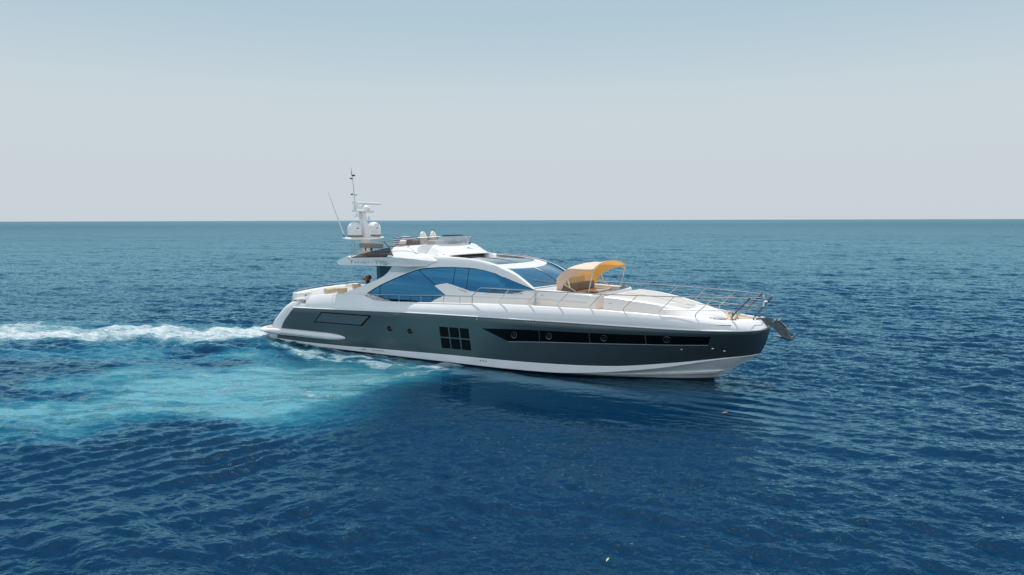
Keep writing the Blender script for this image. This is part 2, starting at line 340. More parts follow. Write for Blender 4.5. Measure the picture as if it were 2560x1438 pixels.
class MB:
    """collects shapes given as (u, v, z), v to starboard; build() links them as one mesh object"""
    def __init__(self): self.v, self.f = [], []
    def add(self, vs, fs):
        k = len(self.v); self.v += [tuple(p) for p in vs]; self.f += [tuple(k + i for i in f) for f in fs]; return self
    def loft(self, rows, closed=False, caps=False):
        n = len(rows[0]); vs = [p for r in rows for p in r]; fs = []
        for i in range(len(rows) - 1):
            for j in range(n if closed else n - 1):
                j2 = (j + 1) % n; fs.append((i * n + j, i * n + j2, (i + 1) * n + j2, (i + 1) * n + j))
        if caps: fs += [tuple(range(n))[::-1], tuple((len(rows) - 1) * n + j for j in range(n))]
        return self.add(vs, fs)
    def tube(self, pts, r, n=8, caps=True):
        pts = [Vector(p) for p in pts]; rs = r if isinstance(r, (list, tuple)) else [r] * len(pts)
        rows = []; up = None
        for i, p in enumerate(pts):
            d = (pts[min(i + 1, len(pts) - 1)] - pts[max(i - 1, 0)]).normalized()
            a = Vector((0, 0, 1)) if abs(d.z) < 0.95 else Vector((1, 0, 0))
            if up is None: up = (a - d * a.dot(d)).normalized()
            else: up = (up - d * up.dot(d)).normalized()
            s = d.cross(up); rows.append([p + rs[i] * (up * math.cos(2 * math.pi * k / n) + s * math.sin(2 * math.pi * k / n)) for k in range(n)])
        return self.loft(rows, True, caps)
    def box(self, u0, u1, v0, v1, z0, z1):
        v = [(u, w_, z) for u in (u0, u1) for w_ in (v0, v1) for z in (z0, z1)]
        return self.add(v, [(0, 1, 3, 2), (4, 6, 7, 5), (0, 4, 5, 1), (2, 3, 7, 6), (0, 2, 6, 4), (1, 5, 7, 3)])
    def rbox(self, u0, u1, v0, v1, z0, z1, r=0.03, taper=0.0):
        """box with rounded edges (superellipse-like stack)"""
        def ring(z, ins):
            a0, a1, b0, b1 = u0 + ins, u1 - ins, v0 + ins, v1 - ins; q = min(r * 1.3, (a1 - a0) / 2.01, (b1 - b0) / 2.01); o = []
            for cx, cy, a in ((a1 - q, b1 - q, 0), (a0 + q, b1 - q, 90), (a0 + q, b0 + q, 180), (a1 - q, b0 + q, 270)):
                for k in range(5): t = R(a + k * 22.5); o.append((cx + q * math.cos(t), cy + q * math.sin(t), z))
            return o
        rr = min(r, (z1 - z0) / 2.01); rows = []
        for k in range(5): t = R(90 * k / 4); rows.append(ring(z0 + rr * (1 - math.sin(t)) , rr * (1 - math.cos(t)) ) )
        rows = rows[::-1] if rows[0][0][2] > rows[-1][0][2] else rows
        lo = [ring(z0 + rr * (1 - math.cos(R(18 * k))), rr * (1 - math.sin(R(18 * k)))) for k in range(6)]
        hi = [ring(z1 - rr * (1 - math.cos(R(18 * k))), rr * (1 - math.sin(R(18 * k))) + taper) for k in range(5, -1, -1)]
        return self.loft(lo + hi, True, True)
    def lathe(self, c, prof, n=24, axis=(0, 0, 1)):
        q = Vector((0, 0, 1)).rotation_difference(Vector(axis)); c = Vector(c)
        rows = [[c + q @ Vector((r * math.cos(2 * math.pi * k / n), r * math.sin(2 * math.pi * k / n), z)) for k in range(n)] for r, z in prof]
        return self.loft(rows, True, True)
    def ball(self, c, r, n=12, sq=(1, 1, 1)):
        rows = [[(c[0] + sq[0] * r * math.sin(a) * math.cos(b), c[1] + sq[1] * r * math.sin(a) * math.sin(b), c[2] + sq[2] * r * math.cos(a)) for b in [2 * math.pi * k / n for k in range(n)]] for a in [math.pi * (i + 0.02) / (n / 2 + 0.04) for i in range(n // 2 + 1)]]
        return self.loft(rows, True, True)
    def plate(self, poly, f, th, flip=False):
        """slab cut to the outline poly of (u, z), outer face on v = f(u, z), th thick inward"""
        bm = bmesh.new(); bm.faces.new([bm.verts.new((u, 0, z)) for u, z in poly])
        for ax, st in ((0, 0.35), (2, 0.10)):
            lo_, hi_ = min(p[ax // 2] for p in poly), max(p[ax // 2] for p in poly); x = (math.floor(lo_ / st) + 1) * st
            while x < hi_ - 0.003:
                bmesh.ops.bisect_plane(bm, geom=bm.verts[:] + bm.edges[:] + bm.faces[:], plane_co=(x, 0, x), plane_no=(1, 0, 0) if ax == 0 else (0, 0, 1)); x += st
        bm.verts.index_update(); n = len(bm.verts); P_ = [(v.co.x, v.co.z) for v in bm.verts]
        F_ = [tuple(v.index for v in q.verts) for q in bm.faces]; E_ = [(e.verts[0].index, e.verts[1].index) for e in bm.edges if len(e.link_faces) == 1]; bm.free()
        return self.add([(u, f(u, z), z) for u, z in P_] + [(u, f(u, z) - th, z) for u, z in P_], F_ + [tuple(n + i for i in q[::-1]) for q in F_] + [(a, c, n + c, n + a) for a, c in E_])
        n = len(poly); A = [(u, f(u, z), z) for u, z in poly]; B = [(u, f(u, z) - th, z) for u, z in poly]
        return self.add(A + B, [tuple(range(n)), tuple(range(2 * n - 1, n - 1, -1))] + [(i, n + i, n + (i + 1) % n, (i + 1) % n) for i in range(n)])
    def mirror(self):
        k = len(self.v); self.v += [(u, -v, z) for u, v, z in self.v]; self.f += [tuple(k + i for i in f[::-1]) for f in list(self.f)]; return self
    def both(self, name, *a, **k):
        o = self.build(name, *a, **k); self.v = [(u, -v, z) for u, v, z in self.v]; self.build(name, *a, **k); return o
    def build(self, name, m, parent=None, angle=35, bevel=0.0, seg=2, subd=0, world=False):
        me = bpy.data.meshes.new(name)
        me.from_pydata([(u, -v, z) for u, v, z in self.v], [], self.f); me.validate()
        bm = bmesh.new(); bm.from_mesh(me); bmesh.ops.remove_doubles(bm, verts=bm.verts, dist=0.0004)
        bmesh.ops.recalc_face_normals(bm, faces=bm.faces)
        if bevel:
            es = [e for e in bm.edges if e.is_manifold and e.calc_face_angle(0) > R(28)]
            bmesh.ops.bevel(bm, geom=es, offset=bevel, segments=seg, affect='EDGES', profile=0.6, clamp_overlap=True)
        bm.to_mesh(me); bm.free()
        me.polygons.foreach_set('use_smooth', [True] * len(me.polygons)); me.set_sharp_from_angle(angle=R(angle))
        me.materials.append(m)
        o = bpy.data.objects.new(name, me); C.objects.link(o)
        if parent: o.parent = parent
        return o
def empty(name, loc=(0, 0, 0), rz=0.0, label=None, cat=None, group=None):
    o = bpy.data.objects.new(name, None); C.objects.link(o); o.location = loc; o.rotation_euler = (0, 0, rz); o.empty_display_size = 0.3
    if label: o['label'] = label
    if cat: o['category'] = cat
    if group: o['group'] = group
    return o
def tag(o, label, cat, group=None):
    o['label'] = label; o['category'] = cat
    if group: o['group'] = group
    return o

M_white = mat('gelcoat_white', (0.80, 0.80, 0.79), 0.22, coat=0.6, var=(0.5, 0.03))
M_dark = mat('hull_paint', (0.112, 0.140, 0.143), 0.34, metal=0.75, coat=0.35, var=(0.7, 0.08))
M_stripe = mat('boot_stripe', (0.80, 0.82, 0.83), 0.30, coat=0.4, var=(1.5, 0.06))
M_anti = mat('antifouling', (0.012, 0.013, 0.016), 0.6)
M_black = mat('black_glass', (0.003, 0.004, 0.005), 0.12, spec=0.12)
M_trim = mat('black_trim', (0.012, 0.012, 0.013), 0.35)
M_teak = mat('teak', (0.52, 0.41, 0.27), 0.6, var=(7.0, 0.22))
M_steel = mat('stainless', (0.62, 0.60, 0.57), 0.16, metal=1.0)
M_steel_dk = mat('dark_steel', (0.22, 0.22, 0.22), 0.30, metal=0.9, var=(9.0, 0.35))
M_glass = mat('tinted_side_glass', (0.001, 0.125, 0.265), 0.03, metal=1.0, coat=0.8)
M_roofglass = mat('roof_glass', (0.030, 0.085, 0.125), 0.035, spec=1.0, coat=0.6)
M_ws = mat('windscreen_glass', (0.030, 0.105, 0.165), 0.04, spec=1.0, coat=0.6)
M_cushion = mat('grey_cushion', (0.23, 0.21, 0.19), 0.85, bump=(60, 0.15, 0.01), var=(3.0, 0.1))
M_pad = mat('sunpad_vinyl', (0.44, 0.43, 0.41), 0.6, bump=(25, 0.08, 0.01))
M_tan = mat('tan_cushion', (0.50, 0.42, 0.30), 0.8, bump=(50, 0.15, 0.01))
M_cream = mat('cream_vinyl', (0.74, 0.70, 0.62), 0.45)
M_canvas = mat('bimini_canvas', (0.80, 0.73, 0.60), 0.85, bump=(3.5, 0.9, 0.05))
M_silver = mat('silver_lettering', (0.30, 0.42, 0.48), 0.35, metal=0.5)
def smoked(name, color, alpha, rough=0.05):
    m = mat(name, color, rough); m.node_tree.nodes['Principled BSDF'].inputs['Alpha'].default_value = alpha; return m
M_smoke = smoked('smoked_screen', (0.012, 0.010, 0.012), 0.62)
M_frost = smoked('frosted_screen', (0.55, 0.60, 0.66), 0.55, 0.2)
M_bluescreen = smoked('blue_screen', (0.01, 0.03, 0.09), 0.85)
M_aftglass = smoked('aft_side_glass', (0.010, 0.06, 0.12), 0.72)
# canvas lets the sun through
t_ = M_canvas.node_tree; b_ = t_.nodes['Principled BSDF']; tr = N(t_, 'ShaderNodeBsdfTranslucent'); tr.inputs[0].default_value = (0.80, 0.32, 0.0, 1)
ms = N(t_, 'ShaderNodeMixShader'); ms.inputs[0].default_value = 0.36
t_.links.new(b_.outputs[0], ms.inputs[1]); t_.links.new(tr.outputs[0], ms.inputs[2]); t_.links.new(ms.outputs[0], t_.nodes['Material Output'].inputs[0])

yacht = empty('motor_yacht', ORIGIN, HEAD, 'large dark grey and white motor yacht under way with an orange bimini up forward', 'yacht')
Y = yacht
# feature lines of the hull, starboard half
vS = curve([(0, 2.70), (1, 2.76), (4, 2.86), (8, 2.90), (12, 2.89), (15, 2.74), (17, 2.46), (19, 2.01), (20.5, 1.50), (21.3, 1.10), (21.8, 0.72), (22.05, 0.40), (22.17, 0)])
zS = curve([(0.5, 1.69), (1.8, 1.73), (4, 1.80), (7, 1.90), (10.8, 1.985), (13.2, 2.015), (15.5, 2.02), (17.7, 1.99), (19.3, 1.955), (20.5, 1.935), (21.4, 1.93), (22.17, 1.96)])
vC = curve([(0, 2.70), (4, 2.78), (8, 2.80), (12, 2.75), (14, 2.62), (16, 2.35), (18, 1.85), (19.5, 1.35), (21, 0.62), (21.6, 0.27), (21.88, 0)])
zC = curve([(0.5, 0.22), (2, 0.20), (4.8, 0.24), (7, 0.30), (10.7, 0.385), (13.9, 0.415), (15.8, 0.45), (17.2, 0.50), (19.2, 0.71), (20.7, 0.91), (21.6, 1.02), (21.88, 1.07)])
z2 = curve([(0.5, 0.07), (6, 0.085), (10, 0.10), (13, 0.10), (15, 0.12), (16.5, 0.22), (18.5, 0.47), (20.4, 0.82), (21.85, 1.045)])
vL = curve([(0, 2.64), (4, 2.72), (8, 2.72), (12, 2.60), (14, 2.40), (16, 2.0), (18, 1.30), (19.5, 0.60), (20.32, 0)])
vD = curve([(0, 2.45), (4, 2.60), (8, 2.68), (12, 2.68), (15, 2.57), (17, 2.33), (19, 1.90), (20.5, 1.29), (21.3, 0.84), (21.75, 0.42), (21.97, 0)])
zD = curve([(2.5, 2.285), (3.5, 2.42), (4.65, 2.49), (5.5, 2.52), (5.8, 2.51), (6.2, 2.43), (6.62, 2.325), (7.2, 2.325), (8.4, 2.36), (10.6, 2.445), (12.8, 2.525), (14.4, 2.545), (16.5, 2.53), (18.9, 2.43), (20, 2.355), (21.1, 2.275), (21.97, 2.265)])
zDl = curve([(2.5, 2.2), (6.2, 2.32), (6.62, 2.325), (8.4, 2.36), (10.6, 2.445), (12.8, 2.525), (14.4, 2.545), (16.5, 2.53), (18.9, 2.43), (20, 2.355), (21.1, 2.275), (21.97, 2.265)])
uEdge = curve([(0.10, 0.50), (0.40, 0.55), (0.65, 0.80), (1.02, 1.03), (1.34, 1.36), (1.73, 1.80)])
def fs(n=130, k=0.86):
    out = []
    for i in range(n + 1):
        t = i / n; out.append(t if t < k else k + (1 - k) * math.sin(R(90) * (t - k) / (1 - k)) ** 1)
    return out
T = [1 - (1 - t) ** 1.25 for t in np.linspace(0, 1, 140)]
def side(f, s):
    uc = 0.5 + (21.88 - 0.5) * f; us = 0.5 + (22.17 - 0.5) * f
    c = Vector((uc, vC(uc), zC(uc))); h = Vector((us, vS(us), zS(us))); p = c.lerp(h, s)
    g = min(1, max(0, (us - 11) / 6)); k = 0.90
    p.y += (0.035 * g + 0.02) * (s / k if s < k else (1 - s) / (1 - k)) * min(1, p.y / 0.5)
    p.x += 0.05 * math.sin(math.pi * s) * max(0, (f - 0.97) / 0.03)
    return p
rows = []
for i in range(19):
    s = i / 18 if i < 16 else (0.9 if i == 16 else (0.95 if i == 17 else 1.0)); s = min(s, 1.0)
    if i in (15,): s = 0.86
    zz = side(0.03, s).z; f0 = (uEdge(zz) - 0.5) / 21.5
    rows.append([side(f0 + (1 - f0) * t, s) for t in T])
m = MB().loft(rows); hull_side = [Vector(p) for p in m.v]; hull_faces = list(m.f)
hull = m.mirror().build('hull', M_dark, Y, angle=40)
bvh = BVHTree.FromPolygons(hull_side, hull_faces)
def on_hull(u, z, off=0.0):
    for dz in (0, 0.01, -0.01, 0.03, -0.03):
        hit, nrm, _, _ = bvh.ray_cast(Vector((u, 6, z + dz)), Vector((0, -1, 0)))
        if hit: break
    else: return (u, vS(u), z)
    if nrm.y < 0: nrm = -nrm
    p = hit + nrm * off; return (p.x, p.y, z + nrm.z * off)
def hull_patch(poly, off, name, m, parent, th=0.012, mirror=False):
    bm = bmesh.new(); bm.faces.new([bm.verts.new((u, 0, z)) for u, z in poly])
    us = [p[0] for p in poly]; x = math.floor(min(us) / 0.2) * 0.2
    while x < max(us):
        bmesh.ops.bisect_plane(bm, geom=bm.verts[:] + bm.edges[:] + bm.faces[:], plane_co=(x, 0, 0), plane_no=(1, 0, 0)); x += 0.2
    zs = [p[1] for p in poly]; z = min(zs) + 0.12
    while z < max(zs):
        bmesh.ops.bisect_plane(bm, geom=bm.verts[:] + bm.edges[:] + bm.faces[:], plane_co=(0, 0, z), plane_no=(0, 0, 1)); z += 0.12
    bm.verts.index_update(); b = MB(); vs = [(v.co.x, v.co.z) for v in bm.verts]
    n = len(vs); top = [on_hull(u, z, off) for u, z in vs]; bot = [on_hull(u, z, off - th) for u, z in vs]
    fs_ = [tuple(v.index for v in f.verts) for f in bm.faces]
    fs_ += [tuple(n + i for i in f[::-1]) for f in fs_]
    fs_ += [(e.verts[0].index, e.verts[1].index, n + e.verts[1].index, n + e.verts[0].index) for e in bm.edges if len(e.link_faces) == 1]
    bm.free(); b.add(top + bot, fs_)
    return b.build(name, m, parent, angle=30)
# pale bottom: chine flat, spray step and bow panels above the water
def line(u0, u1, vf, zf): return [(u0 + (u1 - u0) * t, vf(u0 + (u1 - u0) * t), zf(u0 + (u1 - u0) * t)) for t in T]
c0 = line(0.5, 21.88, vC, zC)
c1 = line(0.5, 21.87, lambda u: max(0, vC(u) + 0.012), lambda u: zC(u) - 0.015)
c2 = line(0.5, 21.85, lambda u: max(0, vC(u) + 0.015) if u < 21.7 else max(0, vC(u)), z2)
c3 = line(0.5, 21.80, lambda u: max(0, vC(u) - 0.05), lambda u: z2(u) - 0.02)
stem = lambda t: t
zW = 0.055
c6 = line(0.5, 20.36, vL, lambda u: zW)
mid = []
for a, b in zip(c3, c6):
    a, b = Vector(a), Vector(b); mid.append((a, b))
lo = [c3]
for s in (0.25, 0.5, 0.60, 0.66, 0.72, 0.85, 1.0):
    row = []
    for a, b in mid:
        p = a.lerp(b, s); k = min(1, max(0, (p.x - 15.5) / 3.5)) * min(1, p.y / 0.25)
        if s == 0.60: p.y += 0.0 * k
        if s == 0.66: p.y += 0.085 * k; p.z -= 0.0 * k
        if s == 0.72: p.y += 0.075 * k; p.z -= 0.03 * k
        row.append(tuple(p))
    lo.append(row)
MB().loft([c0, c1, c2, c3]).loft(lo).mirror().build('boot_stripe', M_stripe, Y, angle=18)
c7 = line(0.5, 20.30, lambda u: vL(u) * 0.985, lambda u: 0.0); c8 = line(0.5, 19.8, lambda u: vL(min(20.32, u + .3)) * 0.9, lambda u: -0.35); c9 = line(0.5, 19.2, lambda u: 0.0, lambda u: -0.9)
MB().loft([c6, c7, c8, c9]).mirror().build('antifouling', M_anti, Y, angle=30)

# rubbing strake and white topside band up to the deck edge
def bandrow(w_, off=0.0, dz=0.0, u0=2.52, lower=None):
    out = []
    for t in T:
        f = (u0 - 0.5) / 21.5; f = f + (1 - f) * t
        us = 0.5 + 21.67 * f; ud = 0.5 + 21.47 * f
        a = Vector((us, vS(us), zS(us) + 0.055)); b = Vector((ud, vD(ud), zD(ud)))
        p = a.lerp(b, w_); hgt = b.z - a.z; k = min(1, p.y / 0.6)
        p.y += 0.055 * math.sin(math.pi * min(1, w_)) ** 0.8 * k * min(1, hgt / 0.4) + off * k; p.z += dz; out.append(tuple(p))
    return out
strake = MB()
def srow(du, dz): return [(u, max(0, vS(u) + du * min(1, vS(u) / 0.3)) if u < 22.1 else 0, zS(u) + dz) for u in [1.75 + (22.17 + (0.04 if du > 0 else 0) - 1.75) * t for t in T]]
strake.loft([srow(-0.01, -0.006), srow(0.035, 0.0), srow(0.045, 0.022), srow(0.03, 0.045), srow(-0.03, 0.062)]).both('rubbing_strake', M_white, Y, angle=50)
MB().loft([srow(-0.004, -0.022), srow(0.012, -0.020), srow(0.012, -0.004), srow(-0.004, -0.002)]).both('dark_pinstripe', M_trim, Y)
b = MB()
rws = [bandrow(x) for x in (0, 0.12, 0.3, 0.5, 0.7, 0.85, 0.95)]
top = bandrow(1.0)
def inn(row, dv, dz): return [(u, max(0, v - dv * min(1, v / 0.3)), z + dz) for u, v, z in row]
rws += [inn(top, -0.012, -0.012), inn(top, 0.01, 0.006), inn(top, 0.07, 0.006), inn(top, 0.095, -0.015)]
deckin = [(u, max(0, v - 0.10 * min(1, v / .3)), zDl(u) - 0.10) for u, v, z in top]
rws += [deckin]
b.loft(rws)
b.mirror().build('topside_band', M_white, Y, angle=50)
# quarter panels and transom
uQ = curve([(0.50, -0.06), (0.82, 0.05), (1.33, 0.51), (1.74, 0.99), (1.97, 1.42)])
rows = []
for z in lin(0.50, 1.97, 14):
    ue = uEdge(min(z, 1.73)) + max(0, z - 1.73) * 1.35; uq = uQ(z); ve = vS(ue) - 0.03 * (1.73 - z) * 0.5 if z < 1.73 else vS(ue) - 0.06 * (z - 1.73) / 0.24
    pts = [(ue, ve, z), (ue - 0.12, ve - 0.008, z), (ue * 0.45 + uq * 0.55, ve - 0.045, z), (uq + 0.12, 2.66, z), (uq + 0.03, 2.58, z), (uq, 2.45, z), (uq, 2.25, z), (uq + 0.05, 2.1, z), (uq + .02, 1.4, z), (uq, 0, z)]
    rows.append(pts)
b = MB().loft(rows)
b.loft([[(p[0], p[1], 1.97) for p in rows[-1]], [(2.6, min(p[1], 2.52), 1.955) for p in rows[-1]]])
# lower band below the fairlead opening
lb = []
for w_ in (0, 0.3, 0.6, 0.85, 1.0):
    lb.append([(u, vS(u) - 0.03 - 0.06 * w_ ** 2, zS(u) + 0.055 + (1.955 - zS(u) - 0.055) * w_) for u in lin(1.78, 2.62, 8)])
b.loft(lb); b.mirror().build('transom', M_white, Y, angle=40)
# opening for the mooring fairlead: cap, back and bollards
b = MB(); rows = []
for u in lin(1.46, 2.62, 12):
    t = (u - 1.46) / 1.16; zt = 2.13 + 0.155 * t; zb = 2.10 + 0.0 * t; wd = 0.10 + 0.09 * min(1, t * 3); vc_ = 2.36 + 0.15 * t ** 0.7
    e = 0.35 if t == 0 else 1
    rows.append([(u, vc_ + wd * e, zb + .02), (u, vc_ + wd * e * 0.9, (zt + zb) / 2), (u, vc_ + wd * 0.6 * e, zt), (u, vc_ - wd * e, zt), (u, vc_ - wd * e, zb), (u, vc_ + wd * 0.8 * e, zb)])
b.loft(rows, True, True)
b.rbox(2.44, 2.64, 2.25, 2.60, 1.94, 2.12, 0.02)
b.both('quarter_cap', M_white, Y, angle=45)
for sgn in (1, -1):
    b = MB().box(1.62, 2.5, sgn * 2.20 - 0.02, sgn * 2.20 + 0.02, 1.955, 2.11); b.build('fairlead_recess', M_tan, Y)
    for u in (1.72, 2.02): MB().lathe((u, sgn * 2.42, 1.957), [(0.035, 0), (0.03, 0.01), (0.026, 0.12), (0.045, 0.135), (0.045, 0.15), (0.0, 0.152)], 12).build('bollard', M_steel, Y)
b = MB().lathe((1.22, 2.35, 1.87), [(0.04, 0), (0.035, 0.2), (0.05, 0.21), (0.05, 0.24), (0, 0.245)], 12); b.build('capstan', M_steel, Y)

# swim platform and the sponsons along the quarters
pl = []
def platrow(ins, z):
    o = []
    for a in range(0, 91, 9): o.append((-0.20 - (0.80 - ins) * math.sin(R(a)), 1.95 + (0.98 - ins) * math.cos(R(a)), z))
    o = [(0.9, 2.93 - ins, z)] + o
    return o + [(u, -v, z) for u, v, z in o[::-1]]
MB().loft([platrow(0.62, 0.26), platrow(0.30, 0.38), platrow(0.08, 0.475), platrow(0.01, 0.51), platrow(0.0, 0.545), platrow(0.02, 0.585), platrow(0.08, 0.625), platrow(0.2, 0.645), platrow(0.3, 0.65)], True, True).build('swim_platform', M_white, Y, angle=50)
MB().loft([platrow(0.30, 0.652), platrow(0.30, 0.664)], True, True).build('platform_teak', M_teak, Y)
MB().box(-0.3, 0.62, -2.5, 2.5, -0.2, 0.42).build('transom_base', M_stripe, Y, bevel=0.05)
hh = curve([(-0.5, 0.05), (0.2, 0.11), (0.9, 0.155), (2.2, 0.16), (3.9, 0.155), (4.5, 0.125), (4.85, 0.075), (5.0, 0.035), (5.06, 0.005)])
ww = curve([(-0.5, 0.12), (0.2, 0.19), (3.5, 0.19), (4.5, 0.14), (4.85, 0.09), (5.0, 0.045), (5.06, 0.004)])
b = MB(); rows = []
for u in lin(-0.5, 5.06, 70):
    zc = 0.555 + 0.010 * u; k = 2.68 + 0.03 * min(u, 4) / 4 + 0.05; h_, w_ = hh(u), ww(u)
    rows.append([(u, k + w_ * math.copysign(abs(math.cos(a)) ** 0.75, math.cos(a)), zc + h_ * math.copysign(abs(math.sin(a)) ** 0.85, math.sin(a))) for a in [2 * math.pi * j / 20 for j in range(20)]])
b.loft(rows, True, True).both('sponson', M_white, Y, angle=60)
MB().tube([(u, 2.73 + ww(u) + 0.002, 0.515) for u in lin(1.0, 3.8, 12)], 0.011, 6).both('sponson_groove', M_trim, Y)
for u in (1.15, 1.55): MB().tube([(u, 2.80, 0.395), (u + 0.22, 2.78, 0.36)], 0.016, 6).build('sponson_bracket', M_trim, Y)

# hull windows on the starboard side
def lerp2(a, b, t): return (a[0] + (b[0] - a[0]) * t, a[1] + (b[1] - a[1]) * t)
q = [(10.15, 1.50), (11.56, 1.525), (11.62, 0.66), (10.22, 0.64)]
def inq(s, t): return lerp2(lerp2(q[0], q[1], s), lerp2(q[3], q[2], s), t)
for s0, s1 in ((0, 0.300), (0.345, 0.655), (0.700, 1.0)):
    for t0, t1 in ((0, 0.465), (0.525, 1.0)):
        o = hull_patch([inq(s0, t0), inq(s1, t0), inq(s1, t1), inq(s0, t1)], 0.006, 'saloon_window', M_black, Y)
top_l = curve([(12.19, 1.585), (14.64, 1.68), (17.73, 1.715), (20.54, 1.735)]); bot_l = curve([(13.3, 1.165), (14.6, 1.25), (16.5, 1.33), (17.73, 1.37), (20.42, 1.435)])
def strip(u0, u1, s0=0, s1=0):
    t = [(u, top_l(u)) for u in lin(u0, u1 + s1, 12)]; bt = [(u, bot_l(u)) for u in lin(u1, u0, 12)]; return t + bt
panes = [[(12.19, 1.585)] + [(u, top_l(u)) for u in lin(12.9, 14.60, 10)] + [(u, bot_l(u)) for u in lin(14.61, 13.3, 8)],
         strip(14.635, 16.515), strip(16.55, 18.45), strip(18.485, 20.42, 0, 0.12)]
for pp in panes: hull_patch(pp, 0.006, 'cabin_window', M_black, Y)
# thin bright edge under the strip
hull_patch([(u, bot_l(u) - 0.006) for u in lin(13.3, 20.42, 30)] + [(u, bot_l(u) - 0.022) for u in lin(20.42, 13.3, 30)], 0.008, 'window_ledge', mat('window_ledge', (0.35, 0.42, 0.46), 0.4), Y)
def ring(u, z, r, name, gm):
    c = Vector(on_hull(u, z, 0.012)); a = Vector(on_hull(u + 0.1, z, 0.012)) - Vector(on_hull(u - 0.1, z, 0.012)); bb = Vector(on_hull(u, z + 0.1, 0.012)) - Vector(on_hull(u, z - 0.1, 0.012))
    n = a.cross(bb).normalized(); n = n if n.y > 0 else -n
    o = MB().lathe(c, [(r, -0.02), (r * 1.06, 0.0), (r, 0.014), (r * 0.88, 0.008), (r * 0.84, -0.004), (r * 0.84, -0.012)], 28, n).build(name, M_steel_dk, Y)
    MB().lathe(c, [(0.001, -0.012), (r * 0.84, -0.012), (r * 0.84, -0.003), (0.001, -0.002)], 24, n).build('porthole_glass', gm, o)
    MB().lathe(c + n * 0.001, [(r * 0.48, -0.002), (r * 0.50, 0.004), (r * 0.46, 0.004)], 20, n).build('porthole_latch', M_trim, o)
for u, z in ((7.56, 1.21), (8.64, 1.19)): ring(u, z, 0.135, 'porthole', M_black)
for u, z in ((13.58, 1.43), (15.0, 1.49), (17.04, 1.545), (19.16, 1.60)): ring(u, z, 0.115, 'porthole', M_black)
g4 = [(3.10, 1.17), (3.62, 1.67), (6.62, 1.71), (6.03, 1.215)]
hull_patch(g4, 0.004, 'shell_door_seal', mat('rubber_seal', (0.004, 0.005, 0.006), 0.6, spec=0.1), Y)
hull_patch([(3.22, 1.215), (3.67, 1.625), (6.46, 1.665), (5.97, 1.26)], 0.020, 'shell_door', mat('shell_door_paint', (0.15, 0.17, 0.18), 0.3, metal=0.75, coat=0.4), Y)
def dot(u, z, r=0.02, m_=None, nm='drain_outlet', st=1.0):
    c = on_hull(u, z, 0.004); c = Vector(c)
    MB().ball(c, r, 10, (st, 0.6, 1)).build(nm, m_ or M_steel, Y)
for u, z in ((7.90, 1.855), (7.99, 1.857), (8.09, 1.86), (4.25, 1.765), (4.71, 1.785), (14.12, 1.935), (14.24, 1.937), (14.38, 1.94), (14.50, 1.942)): dot(u, z, 0.019)
dot(11.97, 1.91, 0.032)
for u, z, r in ((19.58, 1.235, 0.024), (20.53, 1.285, 0.036), (20.86, 1.195, 0.036)): dot(u, z, r, M_steel, 'thruster_outlet', 1.6)
for u, z in ((1.62, 0.17), (1.78, 0.165), (5.95, 0.20), (6.05, 0.20), (6.14, 0.205), (6.55, 0.215), (6.66, 0.215), (6.77, 0.22), (6.9, 0.225), (7.02, 0.225), (7.14, 0.23), (12.05, 0.30), (12.17, 0.30), (12.29, 0.30)):
    MB().ball((u, vC(u) + 0.022, z), 0.022, 8, (1.3, 0.5, 1)).build('seawater_outlet', M_anti, Y)
# deck
b = MB(); rows = []
for u in lin(6.0, 21.85, 80): rows.append([(u, k * max(0.02, vD(u) - 0.09), zDl(u) - 0.095) for k in (-1, -0.5, 0, 0.5, 1)])
b.loft(rows).build('side_deck', M_teak, Y)
# ---------------------------------------------------------------- superstructure
def fS(u, z): return 2.30 - 0.10 * (z - 2.30) - 0.055 * (z - 2.30) ** 2 - (0.20 * max(0, u - 12.6) / 1.4 if u > 12.6 else 0)
shoulder = curve([(6.9, 4.10), (8.0, 4.19), (8.91, 4.22), (10.0, 4.22), (10.67, 4.19), (11.3, 4.14), (11.9, 4.04), (12.4, 3.92), (13.0, 3.71), (13.5, 3.42), (13.96, 3.09)])
wintop = [(5.79, 2.54), (6.12, 2.735), (6.49, 2.92), (6.84, 3.075), (7.18, 3.21), (7.53, 3.345), (7.87, 3.47), (8.12, 3.555), (8.37, 3.635), (8.62, 3.69), (8.87, 3.73), (9.54, 3.785), (10.2, 3.81), (11.0, 3.805), (11.4, 3.78), (11.8, 3.725), (12.3, 3.63), (12.73, 3.49), (13.25, 3.315), (13.6, 3.20), (13.96, 3.085)]
# arched side frame with the raked aft leg
outer = [(u, shoulder(u)) for u in (13.96, 13.8, 13.65, 13.5, 13.3, 13.1, 12.9, 12.7, 12.4, 12.1, 11.8, 11.4, 10.9, 10.2, 9.5, 8.9, 8.2, 7.4)]
aft = [(7.0, 4.0), (7.0, 3.76), (6.95, 3.62), (6.84, 3.51), (6.76, 3.43), (6.66, 3.36), (6.35, 3.20), (5.99, 3.055), (5.62, 2.92), (5.08, 2.73), (4.54, 2.54), (4.0, 2.38), (4.0, 2.2), (7.15, 2.2), (6.97, 2.335)]
def ring_plate(b, A, Bq, f, th, round_=0.05):
    """band between two polylines of equal length, rounded towards B"""
    rows = []
    for (ua, za), (ub, zb) in zip(A, Bq):
        pts = []
        for s, d in ((0, -th), (0, -0.008), (0.0, 0.0), (0.25, 0), (0.5, 0), (0.75, 0), (0.9, -0.004), (0.97, -0.02), (1.0, -0.055), (1.0, -th)):
            u, z = ua + (ub - ua) * s, za + (zb - za) * s; pts.append((u, f(u, z) + d, z))
        rows.append(pts)
    b.loft(rows)
